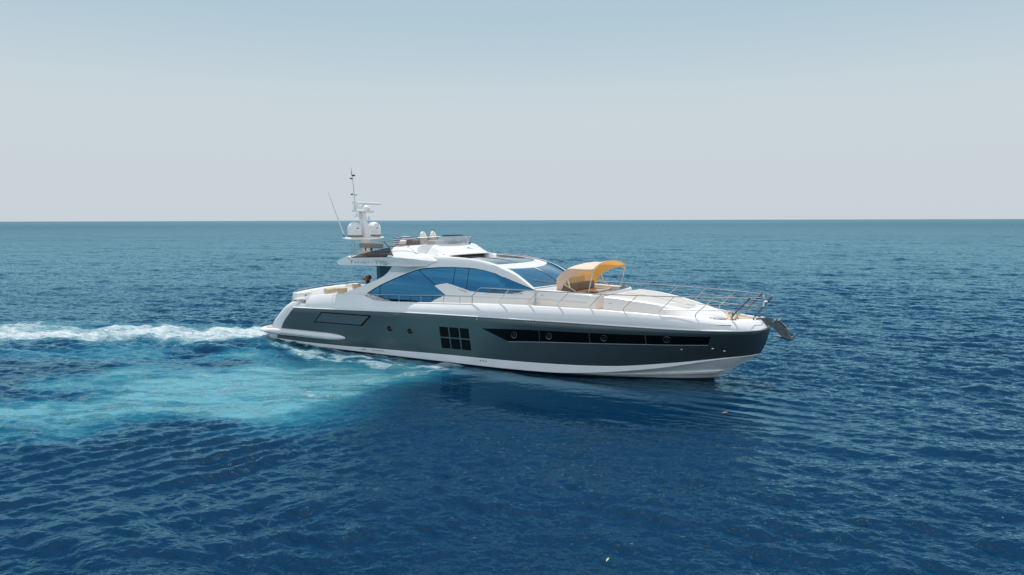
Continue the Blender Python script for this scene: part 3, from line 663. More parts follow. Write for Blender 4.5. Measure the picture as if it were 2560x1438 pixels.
def resample(poly, n):
    P = [Vector(p) for p in poly]; L_ = [0]
    for a, c in zip(P[:-1], P[1:]): L_.append(L_[-1] + (c - a).length)
    out = []
    for k in range(n):
        s = L_[-1] * k / (n - 1); i = 0
        while i < len(L_) - 2 and L_[i + 1] < s: i += 1
        t = (s - L_[i]) / max(1e-9, L_[i + 1] - L_[i]); out.append(tuple(P[i].lerp(P[i + 1], t)))
    return out
b = MB()
# roof part of the frame, u >= 7
A = resample([(7.02, 3.155)] + [p for p in wintop if p[0] >= 7.1], 60)
Bq = resample([(u, shoulder(u)) for u in np.linspace(7.05, 13.965, 50)], 60)
ring_plate(b, A, Bq, fS, 0.14)
A = resample([(6.97, 2.335), (5.79, 2.54)] + [p for p in wintop if p[0] < 7.15], 50)
Bq = resample([(4.0, 2.2), (4.0, 2.38), (4.54, 2.54), (5.08, 2.73), (5.62, 2.92), (5.99, 3.055), (6.35, 3.20), (6.66, 3.36), (6.84, 3.53), (6.98, 3.75), (7.05, 4.10)], 50)
# straight foot and raked leg
leg_out = [(4.2, 2.42), (4.54, 2.54), (5.08, 2.73), (5.62, 2.92), (5.99, 3.055), (6.35, 3.20), (6.62, 3.33), (6.80, 3.47), (6.93, 3.62), (7.0, 3.78), (7.14, 4.10)]
leg_in = [(5.6, 2.475), (5.79, 2.54), (6.12, 2.735), (6.3, 2.825), (6.49, 2.92), (6.66, 3.0), (6.84, 3.075), (6.92, 3.11), (7.0, 3.14), (7.08, 3.18), (7.16, 3.20)]
ring_plate(b, leg_in, leg_out, fS, 0.14)
b.plate([(4.2, 2.42), (5.6, 2.475), (5.79, 2.54), (6.97, 2.335), (7.3, 2.2), (3.8, 2.2)], lambda u, z: fS(u, z) - 0.001, 0.12)
b.both('side_arch', M_white, Y, angle=50)
# side glass, in panes
fG = lambda u, z: fS(u, z) - 0.03
def wt(u): return float(np.interp(u, [p[0] for p in wintop], [p[1] for p in wintop]))
def topseg(a, c, n=14): return [(u, wt(u) + 0.01) for u in lin(a, c, n)]
g = 0.012
panes = [
    [(5.77, 2.535)] + topseg(5.9, 6.49 - g, 6) + [(6.52 - g, 2.40), (6.4, 2.38)],
    topseg(6.49 + g, 8.44 - g, 16) + [(9.43 - g, 3.05), (9.70, 2.86), (10.03, 2.70), (9.88, 2.62), (9.62, 2.50), (9.46, 2.38), (6.54 + g, 2.38)],
    topseg(8.44 + g * 1.6, 10.34 - g, 16) + [(10.31 - g, 3.10), (10.02, 3.165), (9.44 + g * 1.6, 3.065)],
    topseg(10.34 + g, 11.02 - g, 6) + [(10.99 - g, 2.9), (10.31 + g, 3.0)],
    topseg(11.02 + g, 13.94, 20) + [(13.72, 3.0), (13.1, 2.82), (11.2, 2.82), (10.99 + g, 2.87)]]
for sgn in (1, -1):
    for pp in panes:
        b = MB().plate(pp, fG, 0.02)
        if sgn < 0: b.v = [(u, -v, z) for u, v, z in b.v]
        b.build('side_window', M_glass, Y)
    b = MB().plate([(5.7, 2.36), (5.7, 2.6)] + topseg(5.8, 13.96, 50) + [(13.96, 2.7), (6.0, 2.3)], lambda u, z: fG(u, z) - 0.024, 0.03)
    if sgn < 0: b.v = [(u, -v, z) for u, v, z in b.v]
    b.build('window_backing', M_trim, Y)
# thin black gasket along the window arch
for sgn in (1, -1):
    pts = [(u, sgn * (fS(u, z) - 0.004), z) for u, z in wintop]
    MB().tube([(5.79, sgn * (fS(5.79, 2.54) - .004), 2.54)] + pts, 0.011, 5).build('window_gasket', M_trim, Y)
# fashion plate: the arrow-shaped wing and the low cabin side running forward
b = MB()
low = [(9.41, 3.045), (9.72, 3.12), (10.02, 3.17), (10.37, 3.10), (10.8, 3.0), (11.21, 2.905), (11.62, 2.885), (12.4, 2.885), (13.1, 2.89), (13.4, 2.96), (13.72, 3.04), (14.0, 3.075), (14.0, 2.3), (9.2, 2.3), (9.46, 2.46), (9.88, 2.64), (10.03, 2.695)]
b.plate(low, lambda u, z: fS(u, z) + 0.012, 0.10)
b.both('cabin_side', M_white, Y, bevel=0.02, seg=3)
vent = MB().plate([(10.62, 2.985), (10.66, 2.94), (11.05, 2.83), (11.03, 2.89)], lambda u, z: fS(u, z) + 0.017, 0.01).build('side_vent', M_pad, Y)
MB().tube([(u, fS(u, 2.69) + 0.013, 2.69 + 0.01 * (u - 10)) for u in lin(10.05, 13.95, 10)], 0.005, 4).build('moulding_line', M_pad, Y)
MB().plate([(6.3, 2.48), (6.42, 2.48), (7.25, 2.28), (7.0, 2.28)], lambda u, z: 2.36, 0.03).build('side_step', M_pad, Y)
# handrail on the cabin side
MB().tube([(13.15 - 1.15, fS(12, 2.9) + 0.05, 2.89), (12.15, fS(12, 2.9) + 0.06, 2.965), (12.9, fS(12.9, 2.9) + 0.06, 2.96), (13.55, fS(13.5, 2.9) + 0.06, 2.93)], 0.016, 8).build('grab_rail', M_steel_dk, Y)

# roof shell from the flying bridge to the windscreen
crown = curve([(7, -0.10), (9.5, -0.12), (11.2, -0.11), (12.0, -0.12), (12.7, -0.12), (14, -0.10)])
def roof_pt(s, k):          # s: -1..1 across, k: 0..1 fore-aft
    uf = 12.30 + 0.42 * (1 - s * s); u = 8.6 + (uf - 8.6) * k
    ue = 8.6 + (12.30 - 8.6) * k; ve = fS(ue, shoulder(ue)) - 0.035
    z = shoulder(ue) - 0.002 + crown(ue) * (1 - abs(s) ** 9) + 0.02 * (1 - s * s); return Vector((u, ve * s, z - 0.07 * (1 - s * s) * max(0, (k - 0.75) / 0.25) ** 2))
b = MB(); rows = []
for k in lin(0, 1, 40): rows.append([tuple(roof_pt(s, k)) for s in lin(-1, 1, 33)])
b.loft(rows); b.build('cabin_roof', M_white, Y, angle=60)
def ws_pt(s, t):            # windscreen: t 0 roof edge .. 1 sill
    a = roof_pt(s, 1.0); sill = Vector((13.86 + 0.16 * (1 - s * s), 1.93 * s, 3.115))
    if t <= 1: p = a.lerp(sill, t); p.z += 0.09 * math.sin(math.pi * min(t, 1)); return p
def screen(s0, s1, t0, t1, name, m_, off=0.012):
    rows = []
    for t in lin(t0, t1, 14):
        row = []
        for s in lin(s0, s1, 16): p = ws_pt(s, t); row.append((p.x + off * 0.5, p.y, p.z + off))
        rows.append(row)
    b = MB().loft(rows); n = len(b.v); b.loft([[(x - 0.01, y, z - 0.02) for x, y, z in r] for r in rows]); return b.build(name, m_, Y, angle=60)
b = MB(); rows = []
for t in lin(0, 1, 14): rows.append([tuple(ws_pt(s, t)) for s in lin(-1, 1, 30)])
b.loft(rows).build('windscreen_frame', M_white, Y, angle=60)
screen(0.012, 0.985, 0.05, 0.97, 'windscreen', M_ws); screen(-0.985, -0.012, 0.05, 0.97, 'windscreen', M_ws)
for s in (0.012,): 
    MB().tube([tuple(ws_pt(0, t) + Vector((0.012, 0, 0.02))) for t in lin(0.05, 0.97, 10)], 0.014, 6).build('centre_mullion', M_trim, Y)
for (a, c) in (((0.72, 0.74), (0.02, 0.97)),):
    pts = [ws_pt(a[0] + (c[0] - a[0]) * t, min(1, a[1] + (c[1] - a[1]) * t)) + Vector((0.03, 0, 0.045)) for t in lin(0, 1, 8)]
    MB().tube([tuple(p) for p in pts], 0.012, 6).build('windscreen_wiper', M_steel, Y)
# roof glass
rows = []
for k in lin(0.30, 0.865, 24):
    rows.append([tuple(roof_pt(s, k) + Vector((0, 0, 0.012))) for s in lin(-0.90, 0.90, 24)])
MB().loft(rows).loft([[(x, y, z - 0.02) for x, y, z in r] for r in rows]).build('sunroof', M_roofglass, Y, angle=60)
MB().tube([tuple(roof_pt(0.12, k) + Vector((0, 0, 0.016))) for k in lin(0.30, 0.865, 8)], 0.012, 5).build('sunroof_joint', M_trim, Y)
MB().plate([(12.05, 3.965), (12.09, 3.945), (12.42, 3.85), (12.38, 3.875)], lambda u, z: fS(u, z) - 0.0, 0.02).build('roof_fitting', M_cushion, Y)

# flying bridge: overhanging wing slab
prof = [(4.14, 3.86), (4.30, 3.97), (4.50, 4.07), (4.70, 4.135), (4.80, 4.15), (4.88, 4.135), (5.04, 4.085), (7.44, 4.165), (8.4, 4.115), (9.43, 4.04), (9.1, 3.90), (8.85, 3.80), (8.2, 3.765), (7.3, 3.77), (5.5, 3.76), (4.34, 3.72), (4.22, 3.77)]
b = MB(); rows = []
for s in lin(-1, 1, 41):
    v = 2.37 * s; ins = 0.10 * max(0, (abs(s) - 0.93) / 0.07) ** 2; row = []
    for u, z in prof:
        tp = max(0, min(1, (u - 7.9) / 1.5)); tp = tp * tp * (3 - 2 * tp); v = 2.37 * s * (1 - 0.155 * tp)
        du = -0.85 * (1 - s * s) * max(0, (5.2 - u) / 1.1 if u > 4.1 else 1) if u < 5.2 else 0
        row.append((u + du, v, z + (-ins * 0.15 if z > 4.0 else ins * 0.12)))
    rows.append(row)
b.loft(rows, True, True).build('flybridge_wing', M_white, Y, angle=28, bevel=0.0)
b = MB(); rows = []
for t in lin(0, 1, 20):
    u = 7.0 + 1.75 * t; zt = 3.765 + 0.05 * t ** 4; zl = min(zt - 0.015, max(3.52, wt(u) + 0.05)); ut = u + 0.31 * (1 - t)
    tp = max(0, min(1, (ut - 7.9) / 1.5)); tp = tp * tp * (3 - 2 * tp); vt = 2.362 * (1 - 0.155 * tp)
    ve = fS(u, zl) + 0.012; rows.append([(ut, vt, zt), (ut * .6 + u * .4, vt * 0.55 + ve * 0.45, zt - (zt - zl) * 0.30), (u, ve, zl)])
b.loft(rows).both('wing_fairing', M_white, Y, angle=60)
# coaming sweeping down into the roof
zB = curve([(7.05, 4.56), (7.6, 4.56), (8.0, 4.50), (8.26, 4.425), (8.6, 4.31), (8.91, 4.225), (9.43, 4.10), (10.2, 4.13)])
zA = curve([(7.05, 4.17), (7.44, 4.165), (8.4, 4.115), (9.43, 4.045), (10.2, 4.08)])
hoodz = curve([(7.05, 4.60), (8.0, 4.64), (8.7, 4.675), (8.9, 4.655), (9.2, 4.51), (9.5, 4.35), (9.66, 4.275)])
hoodw = curve([(7.05, 1.50), (8.7, 1.46), (9.66, 1.44)])
b = MB(); rows = []
for u in lin(7.05, 9.43, 34):
    a, s_ = zA(u), max(zA(u) + 0.012, zB(u)); t = max(0, min(1, (u - 8.2) / 1.23)); vb = fS(u, s_) + 0.14 * (1 - t)
    tp = max(0, min(1, (u - 7.9) / 1.5)); tp = tp * tp * (3 - 2 * tp); va = 2.36 * (1 - 0.155 * tp); vb = min(vb, va - 0.02)
    rows.append([(u, va, a - 0.01), (u, va * 0.5 + vb * 0.5, a * .45 + s_ * .55), (u, vb, s_ - 0.025), (u, vb - 0.03, s_), (u, vb - 0.08, s_ + 0.010), (u, vb - 0.25, s_ + 0.02 - 0.02 * t), (u, hoodw(u) + 0.10, s_ + 0.02 * (1 - t) - 0.03 * t)])
b.loft(rows).both('flybridge_coaming', M_white, Y, angle=50)
# hood of the flying bridge, sloping to the roof slot
b = MB(); rows = []
for u in lin(7.3, 9.66, 40):
    hw, zt = hoodw(u), hoodz(u); zb_ = min(zt - 0.04, max(4.11, zB(min(u, 9.43)) - 0.02)); q_ = 1 - 0.3 * max(0, (u - 9.0) / 0.66)
    half = [(hw + 0.36 * q_, zb_), (hw + 0.25 * q_, zb_ + 0.22 * (zt - zb_)), (hw + 0.12 * q_, zb_ + 0.68 * (zt - zb_)), (hw + 0.0, zt - 0.012), (hw - 0.12, zt), (hw * 0.5, zt + 0.012)]
    rows.append([(u, v, z) for v, z in half] + [(u, 0, zt + 0.015)] + [(u, -v, z) for v, z in half[::-1]])
last = rows[-1]; lowr = lambda d: [(u, v, z if abs(v) > 1.5 else z - d) for u, v, z in last]
rows.append([(u + 0.015, v, z) for u, v, z in lowr(0.02)]); rows.append(lowr(0.045)); rows.append([(u - 0.5, v * 0.97, z) for u, v, z in lowr(0.03)])
b.loft(rows).build('flybridge_hood', M_white, Y, angle=50)
for sg in (1, -1):
    b = MB(); rws = []
    for u in lin(9.2, 10.0, 12):
        t = (u - 9.2) / 0.8; zt = 4.34 * (1 - t) + 4.205 * t - 0.02 * math.sin(math.pi * t); zr_ = 4.10; wd = 0.13 * (1 - t) + 0.03
        rws.append([(u, sg * (1.66 + wd), zr_ + .06), (u, sg * (1.64 + wd * 0.5), zt - 0.01), (u, sg * 1.62, zt), (u, sg * (1.62 - wd), zt - 0.01), (u, sg * (1.56 - wd), zr_)])
    b.loft(rws, True, True).build('hood_cheek', M_white, Y, angle=50)
MB().box(9.0, 9.45, -1.6, 1.6, 4.02, 4.30).build('roof_slot', mat('slot_interior', (0.030, 0.028, 0.018), 0.6), Y)
# flying bridge floor
b = MB(); rows = []
for u in lin(3.75, 9.0, 20): rows.append([(u, k * 2.0 * (1 if u > 4.6 else max(0.35, 1 - ((4.6 - u) / 1.1) ** 2 )), 4.105) for k in (-1, 0, 1)])
b.loft(rows).build('flybridge_deck', M_teak, Y)
# smoked wedge glass with its black sill
for sgn in (1, -1):
    fw = lambda u, z: 2.31 - 0.12 * (z - 4.1)
    b = MB().plate([(4.95, 4.10), (7.30, 4.175), (7.08, 4.56), (6.3, 4.42), (5.6, 4.27)], fw, 0.015)
    b2 = MB().plate([(4.90, 4.065), (7.42, 4.145), (7.38, 4.20), (4.96, 4.12)], lambda u, z: fw(u, z) + 0.012, 0.04)
    b3 = MB().tube([(7.36, fw(7.4, 4.15) + 0.005, 4.17), (7.09, fw(7.1, 4.56) + .005, 4.57), (6.78, fw(7, 4.8), 4.79)], 0.02, 6)
    for bb, nm, mm in ((b, 'smoked_glass', M_smoke), (b2, 'glass_sill', M_trim), (b3, 'glass_post', M_trim)):
        if sgn < 0: bb.v = [(u, -v, z) for u, v, z in bb.v]
        bb.build(nm, mm, Y)
# aft side glass between the wing and the raked leg
for sgn in (1, -1):
    fa = lambda u, z: 2.05
    b = MB().plate([(6.18, 3.76), (7.05, 3.76), (6.90, 3.56), (6.74, 3.42), (6.5, 3.28), (6.18, 3.12)], fa, 0.02)
    b3 = MB().tube([(6.15, 2.05, 3.78), (6.16, 2.05, 3.08)], 0.026, 6)
    for bb, nm, mm in ((b, 'aft_side_glass', M_aftglass), (b3, 'aft_glass_post', M_steel)):
        if sgn < 0: bb.v = [(u, -v, z) for u, v, z in bb.v]
        bb.build(nm, mm, Y)
MB().box(6.3, 6.4, -2.0, 2.0, 1.6, 3.76).build('saloon_door_glass', M_roofglass, Y)
MB().lathe((6.05, 2.1, 3.72), [(0.04, 0.04), (0.04, -0.02), (0.0, -0.03)], 12).build('deck_light', M_steel, Y)

# fly rails
RT = 0.016
zr = lambda u: float(np.interp(u, [4.8, 6.4, 8.3], [4.72, 4.79, 4.965]))
vr = lambda u: float(np.interp(u, [4.8, 6.4, 7.4, 8.3], [2.12, 2.04, 1.98, 1.86]))
for sgn in (1, -1):
    MB().tube([(u, sgn * vr(u), zr(u)) for u in lin(4.82, 8.3, 18)], RT, 8).build('flybridge_rail', M_steel, Y)
    MB().tube([(4.82, sgn * 2.12, 4.10), (4.82, sgn * 2.12, 4.72)], RT, 8).build('rail_post', M_steel, Y)
    MB().tube([(4.62, sgn * 1.75, 4.10), (4.62, sgn * 1.75, 4.72)], RT, 8).build('rail_post', M_steel, Y)
    MB().tube([(7.75, sgn * 1.85, 4.58), (8.3, sgn * 1.86, 4.95)], 0.014, 6).build('rail_brace', M_steel_dk, Y)
afr = [(4.82, 2.12, 4.72), (4.62, 1.75, 4.72), (4.1, 0.9, 4.72), (3.95, 0, 4.72), (4.1, -0.9, 4.72), (4.62, -1.75, 4.72), (4.82, -2.12, 4.72)]
MB().tube(afr, RT, 8).build('flybridge_rail', M_steel, Y)
MB().tube([(u - 0.0, v, 4.40) for u, v, z in afr], 0.010, 6).build('flybridge_rail', M_steel, Y)
# windscreen of the flying bridge: pale front pane, dark wings
def fscr(s, t):           # s -1..1 across the front, t 0 foot .. 1 top
    return (8.66 + 0.06 * (1 - s * s) + 0.28 * t, s * (1.16 - 0.04 * t), 4.68 + 0.33 * t)
MB().loft([[fscr(s, t) for s in lin(-1, 1, 15)] for t in (0, 0.5, 1)]).loft([[tuple(np.array(fscr(s, t)) + (-0.012, 0, 0)) for s in lin(-1, 1, 15)] for t in (0, 0.5, 1)]).build('flybridge_screen', M_frost, Y)
MB().tube([fscr(s, 1.0) for s in lin(-1, 1, 15)], 0.013, 6).build('screen_rail', M_steel, Y)
for sgn in (1, -1):
    MB().tube([fscr(sgn, 0), fscr(sgn, 1)], 0.018, 6).build('screen_post', M_white, Y)
    A0, A1 = fscr(sgn, 0), fscr(sgn, 1); B1, B0 = (8.30, sgn * 1.86, 4.965), (8.10, sgn * 1.60, 4.66)
    MB().loft([[A0, B0], [A1, B1]]).loft([[(p[0] - .01, p[1], p[2]) for p in q] for q in ((A0, B0), (A1, B1))]).build('screen_wing', M_bluescreen if sgn < 0 else smoked('thin_smoked', (0.10, 0.11, 0.12), 0.35), Y)
    MB().tube([A1, B1], 0.013, 6).build('screen_rail', M_steel, Y)
# helm console, seats, instrument cover
MB().rbox(8.0, 8.55, -1.0, 1.0, 4.2, 4.84, 0.06, 0.05).build('helm_console', M_cream, Y)
MB().rbox(8.35, 8.75, -0.78, 0.22, 5.01, 5.06, 0.02).build('instrument_cover', M_trim, Y)
MB().ball((8.45, -0.62, 4.86), 0.15, 14, (1, 1, 0.7)).build('compass_dome', M_white, Y)
for v0 in (0.50, -0.21):
    b = MB(); rows = []
    for k in range(19):
        a_ = k / 18; z = 4.30 + 0.91 * math.sin(R(90) * min(1, a_ * 1.0)) ** 1.0 if False else 4.30 + 0.91 * a_; t = max(0, (a_ - 0.62) / 0.38)
        wd = 0.03 + 0.215 * math.sqrt(max(0, 1 - t * t)); th_ = 0.075 * (1 - 0.5 * t)
        rows.append([(7.60 - 0.10 * a_ + th_ * math.cos(a), v0 + wd * math.sin(a), z) for a in [2 * math.pi * j / 18 for j in range(18)]])
    b.loft(rows, True, True)
    st = b.build('helm_seat', M_cream, Y, angle=60)
    MB().rbox(7.58, 8.05, v0 - 0.24, v0 + 0.24, 4.50, 4.66, 0.06).build('seat_cushion', M_cream, st)
    MB().lathe((7.8, v0, 4.1), [(0.14, 0), (0.12, 0.03), (0.05, 0.05), (0.05, 0.42)], 16).build('seat_pedestal', M_steel, st)
# lounge: backrests, seat, lower sun pad
s1 = MB().rbox(4.44, 5.80, 1.12, 1.28, 4.47, 4.70, 0.05).build('lounge_backrest', M_cushion, Y)
for u in (4.75, 5.08, 5.12): MB().box(u, u + 0.04, 1.17, 1.22, 4.30, 4.48).build('backrest_stay', M_trim, s1)
MB().rbox(4.44, 5.45, 0.95, 1.35, 4.22, 4.34, 0.04).build('lounge_seat', M_tan, Y)
MB().rbox(5.4, 7.0, 1.0, 1.9, 4.12, 4.26, 0.04).build('lounge_seat', M_cushion, Y)
MB().rbox(5.02, 5.98, -1.32, -1.14, 4.46, 4.78, 0.05).build('lounge_backrest', M_cushion, Y)
MB().rbox(6.2, 7.3, -1.30, -1.14, 4.46, 4.80, 0.05).build('lounge_backrest', M_cushion, Y)
MB().rbox(4.6, 6.9, -1.9, -1.05, 4.3, 4.48, 0.05).build('lounge_seat', M_cream, Y)
MB().rbox(5.3, 7.6, -0.9, 0.2, 4.47, 4.53, 0.02).build('flybridge_table', mat('varnished_wood', (0.22, 0.07, 0.03), 0.25, coat=0.5), Y)
for k in range(9):
    u = 5.55 + 0.19 * k; MB().box(u, u + 0.05, 1.62, 1.66, 4.10, 4.36).build('seat_slat', M_trim if k < 6 else M_pad, Y)
# navigation light bracket and emblem on the hood
MB().rbox(8.86, 9.0, -1.02, -0.86, 4.64, 4.76, 0.02).build('horn_housing', M_white, Y)
MB().box(8.995, 9.006, -1.0, -0.88, 4.665, 4.735).build('horn_opening', M_trim, Y)
em = [(9.30, -0.28), (9.24, -0.42), (9.36, -0.40), (9.22, -0.52), (9.38, -0.56), (9.34, -0.68)]
MB().tube([(u, v, hoodz(u) + 0.022) for u, v in em], 0.007, 5).build('emblem', M_steel_dk, Y)

# lettering on the wing
def letter(strokes, u0, z0, w_, h_, r, m_, name='letter', sk=0.12):
    b = MB()
    for st in strokes:
        pts = [(u0 + (x * w_) + sk * y * h_ * 0, 2.372, z0 + y * h_) for x, y in st]
        for (a, c) in zip(pts[:-1], pts[1:]):
            d = Vector((c[0] - a[0], 0, c[2] - a[2])).normalized(); n = Vector((-d.z, 0, d.x)) * r; e = d * r * 0.9
            A, B_ = Vector(a) - e, Vector(c) + e
            q = [A + n, B_ + n, B_ - n, A - n]; f0 = [tuple(p) for p in q]; f1 = [(p[0], 2.384 - 0.0, p[2]) for p in f0]
            b.add(f0 + f1, [(0, 1, 2, 3), (4, 7, 6, 5), (0, 4, 5, 1), (1, 5, 6, 2), (2, 6, 7, 3), (3, 7, 4, 0)])
    return b.build(name, m_, Y)
GL = {'A': [[(0, 0), (.5, 1), (1, 0)], [(.22, .35), (.78, .35)]], 'Z': [[(0, 1), (1, 1), (0, 0), (1, 0)]], 'I': [[(.5, 0), (.5, 1)]], 'M': [[(-.15, 0), (-.15, 1), (.5, .25), (1.15, 1), (1.15, 0)]],
      'U': [[(0, 1), (0, 0), (1, 0), (1, 1)]], 'T': [[(0, 1), (1, 1)], [(.5, 1), (.5, 0)]], '-': [[(0, .5), (1, .5)]], '7': [[(0, 1), (1, 1), (.45, 0)]], 'S': [[(1, 1), (0, 1), (0, .52), (1, .52), (1, 0), (0, 0)]],
      'P': [[(0, 1), (1, 1), (1, .55), (.4, .55), (.4, 0)], [(0, 1), (.4, .55)]]}
letter(GL['P'], 4.98, 3.825, 0.10, 0.15, 0.011, M_silver, 'emblem')
u = 5.20
for ch in 'AZIMUT': letter(GL[ch], u, 3.855, 0.085 if ch != 'I' else 0.04, 0.085, 0.009, M_silver); u += 0.165 if ch != 'I' else 0.12
letter(GL['-'], 6.18, 3.865, 0.10, 0.08, 0.008, M_silver)
for k, ch in enumerate('77S'): letter(GL[ch], 6.36 + 0.235 * k, 3.835, 0.175, 0.145, 0.014, M_silver)
letter(GL['-'], 7.09, 3.85, 0.10, 0.08, 0.008, M_silver)

# ---------------------------------------------------------------- mast
mast_u = 3.75
b = MB(); rows = []
for s in lin(-1, 1, 25):
    v = 1.30 * s; e = math.sqrt(max(0.0, 1 - abs(s) ** 3)) ; rows.append([(mast_u - 0.1 + (0.42 * e + 0.02) * math.cos(a), v + 0.08, 4.875 + (0.075 * e + 0.008) * math.sin(a) - (0.03 * (1 - abs(s)) if math.sin(a) < 0 else 0)) for a in [2 * math.pi * j / 18 for j in range(18)]])
mast = MB().loft(rows, True, True).lathe((mast_u, 0.1, 4.1), [(0.16, 0), (0.14, 0.4), (0.22, 0.75), (0.2, 0.8)], 20).build('mast', M_white, Y, angle=60)
b = MB(); rows = []
for z, uu, wu, wv in ((4.92, 3.80, 0.25, 0.23), (5.1, 3.78, 0.22, 0.19), (5.5, 3.74, 0.19, 0.15), (5.85, 3.71, 0.17, 0.14), (6.05, 3.68, 0.16, 0.15), (6.18, 3.68, 0.17, 0.19), (6.24, 3.68, 0.14, 0.16)):
    rows.append([(uu + wu * math.copysign(abs(math.cos(a)) ** 0.8, math.cos(a)), 0.22 + (6.2 - z) * -0.07 + wv * math.copysign(abs(math.sin(a)) ** 0.8, math.sin(a)), z) for a in [2 * math.pi * j / 20 for j in range(20)]])
b.loft(rows, True, True).build('mast_column', M_white, mast, angle=60)
MB().rbox(3.55, 3.95, 0.15, 0.78, 6.10, 6.18, 0.03).build('mast_arm', M_white, mast)
MB().rbox(3.62, 3.88, -0.42, 0.2, 6.06, 6.16, 0.03).build('mast_arm', M_white, mast)
b = MB(); b.loft([[(3.66, 0.76, 6.16), (3.86, 0.76, 6.16), (3.86, 0.45, 6.16), (3.66, 0.45, 6.16)], [(3.72, 0.77, 6.56), (3.80, 0.77, 6.56), (3.80, 0.69, 6.56), (3.72, 0.69, 6.56)]], True, True); b.build('mast_fin', M_white, mast, bevel=0.01)
MB().rbox(3.68, 3.84, 0.30, 0.75, 5.86, 5.90, 0.015).build('mast_arm', M_white, mast)
MB().rbox(3.68, 3.84, -0.22, 0.2, 5.72, 5.76, 0.015).build('mast_arm', M_white, mast)
radar = MB().lathe((3.70, 0.02, 6.16), [(0.20, 0), (0.23, 0.03), (0.24, 0.10), (0.20, 0.19), (0.12, 0.25), (0.06, 0.27), (0.05, 0.34)], 20).build('radar_pedestal', M_white, mast, angle=40)
d = Vector((0.12, -1, -0.02)).normalized(); c = Vector((3.70, 0.02, 6.50)); rows = []
n1 = Vector((1, 0.12, 0)).normalized()
for s in lin(-0.72, 0.93, 3): rows.append([tuple(c + d * s + n1 * (0.075 * math.copysign(abs(math.cos(a)) ** .7, math.cos(a))) + Vector((0, 0, 0.055 * math.copysign(abs(math.sin(a)) ** .7, math.sin(a))))) for a in [2 * math.pi * j / 16 for j in range(16)]])
MB().loft(rows, True, True).build('radar_scanner', M_white, radar, angle=50)
pole = MB().tube([(3.74, 0.74, 6.5), (3.72, 0.76, 7.1), (3.70, 0.82, 7.78)], [0.024, 0.020, 0.014], 8).build('antenna_pole', M_steel, mast)
MB().tube([(3.70, 0.83, 7.74), (3.69, 0.86, 7.90), (3.69, 0.87, 8.12)], [0.022, 0.012, 0.004], 6).build('wind_vane', M_trim, pole)
MB().rbox(3.66, 3.74, 0.66, 0.82, 7.72, 7.79, 0.015).build('wind_sensor', M_trim, pole)
MB().rbox(3.66, 3.74, 0.83, 0.95, 7.58, 7.64, 0.015).build('wind_sensor', M_trim, pole)
MB().rbox(3.70, 3.78, 0.86, 0.96, 6.86, 6.92, 0.015).build('masthead_light', M_trim, pole)
MB().lathe((3.76, 0.66, 6.82), [(0.03, 0), (0.05, 0.02), (0.07, 0.09), (0.02, 0.11)], 12).build('anchor_light', M_white, pole)
for v, z in ((0.66, 5.93), (0.42, 5.93), (-0.16, 5.80), (-0.16, 5.68)): MB().ball((3.78, v, z + 0.03), 0.055, 10).build('navigation_light', M_white, mast)
MB().tube([(3.75, 0.0, 5.66), (3.7, -0.30, 5.40)], 0.02, 6).build('mast_stay', M_white, mast)
blue = mat('blue_label', (0.05, 0.06, 0.35), 0.5); green = mat('green_label', (0.03, 0.16, 0.14), 0.5)
for v, lm in ((0.72, blue), (-0.58, green)):
    c = (3.68, v, 4.93)
    dm = MB().lathe(c, [(0.30, 0.0), (0.33, 0.03), (0.335, 0.10), (0.335, 0.36)] + [(0.335 * math.cos(R(a)), 0.36 + 0.34 * math.sin(R(a))) for a in range(8, 90, 8)] + [(0.004, 0.70)], 36).build('satellite_dome', M_white, mast, angle=50)
    MB().lathe(c, [(0.315, 0.015), (0.337, 0.035), (0.3385, 0.09), (0.3365, 0.095)], 36).build('dome_band', M_cushion, dm)
    def cyl(a, z, r=0.338): return (c[0] + r * math.cos(R(a)), c[1] + r * math.sin(R(a)), c[2] + z)
    for (a0, a1, z0, z1, mm) in ((32, 12, 0.385, 0.425, lm), (50, 18, 0.275, 0.290, M_silver), (35, 14, 0.19, 0.202, M_silver)):
        MB().loft([[cyl(a, z0) for a in lin(a0, a1, 8)], [cyl(a, z1) for a in lin(a0, a1, 8)]]).build('dome_label', mm, dm)
whip = MB().tube([(3.6, 1.30, 4.95), (3.6, 1.36, 5.10)], 0.03, 8).build('whip_base', M_steel, mast)
MB().tube([(3.6, 1.36, 5.08), (3.6, 1.80, 6.0), (3.6, 2.24, 6.93)], [0.028, 0.022, 0.012], 8).build('whip_antenna', M_white, whip)
# ---------------------------------------------------------------- cockpit
MB().box(1.1, 6.3, -2.3, 2.3, 1.50, 1.56).build('cockpit_sole', M_teak, Y)
b = MB(); rows = []
for s in lin(-1, 1, 25):      # aft coaming, bowed aft, inner face to the camera
    v = 2.0 * s - 0.1; ub = 0.74 + 0.36 * abs(s) ** 2.5; zt = 2.40 - 0.06 * s
    rows.append([(ub - 0.10, v, 1.96), (ub - 0.22, v, zt - 0.16), (ub - 0.16, v, zt - 0.05), (ub - 0.08, v, zt), (ub + 0.02, v, zt), (ub + 0.10, v, zt - 0.05), (ub + 0.24, v, 1.56)])
b.loft(rows, True, True)
b.build('aft_coaming', M_white, Y, angle=50)
b = MB()
b.loft([[(1.2, s * 2.12, 1.9), (1.2, s * 2.12, 2.37), (1.2, s * 2.30, 2.40), (1.2, s * 2.42, 2.2)] if False else [(u, -2.10, 1.56), (u, -2.16, z - 0.02), (u, -2.22, z), (u, -2.45, z - 0.02)] for u, z in ((0.95, 2.40), (2, 2.42), (3.5, 2.46), (5.5, 2.50)) for s in (1,)])
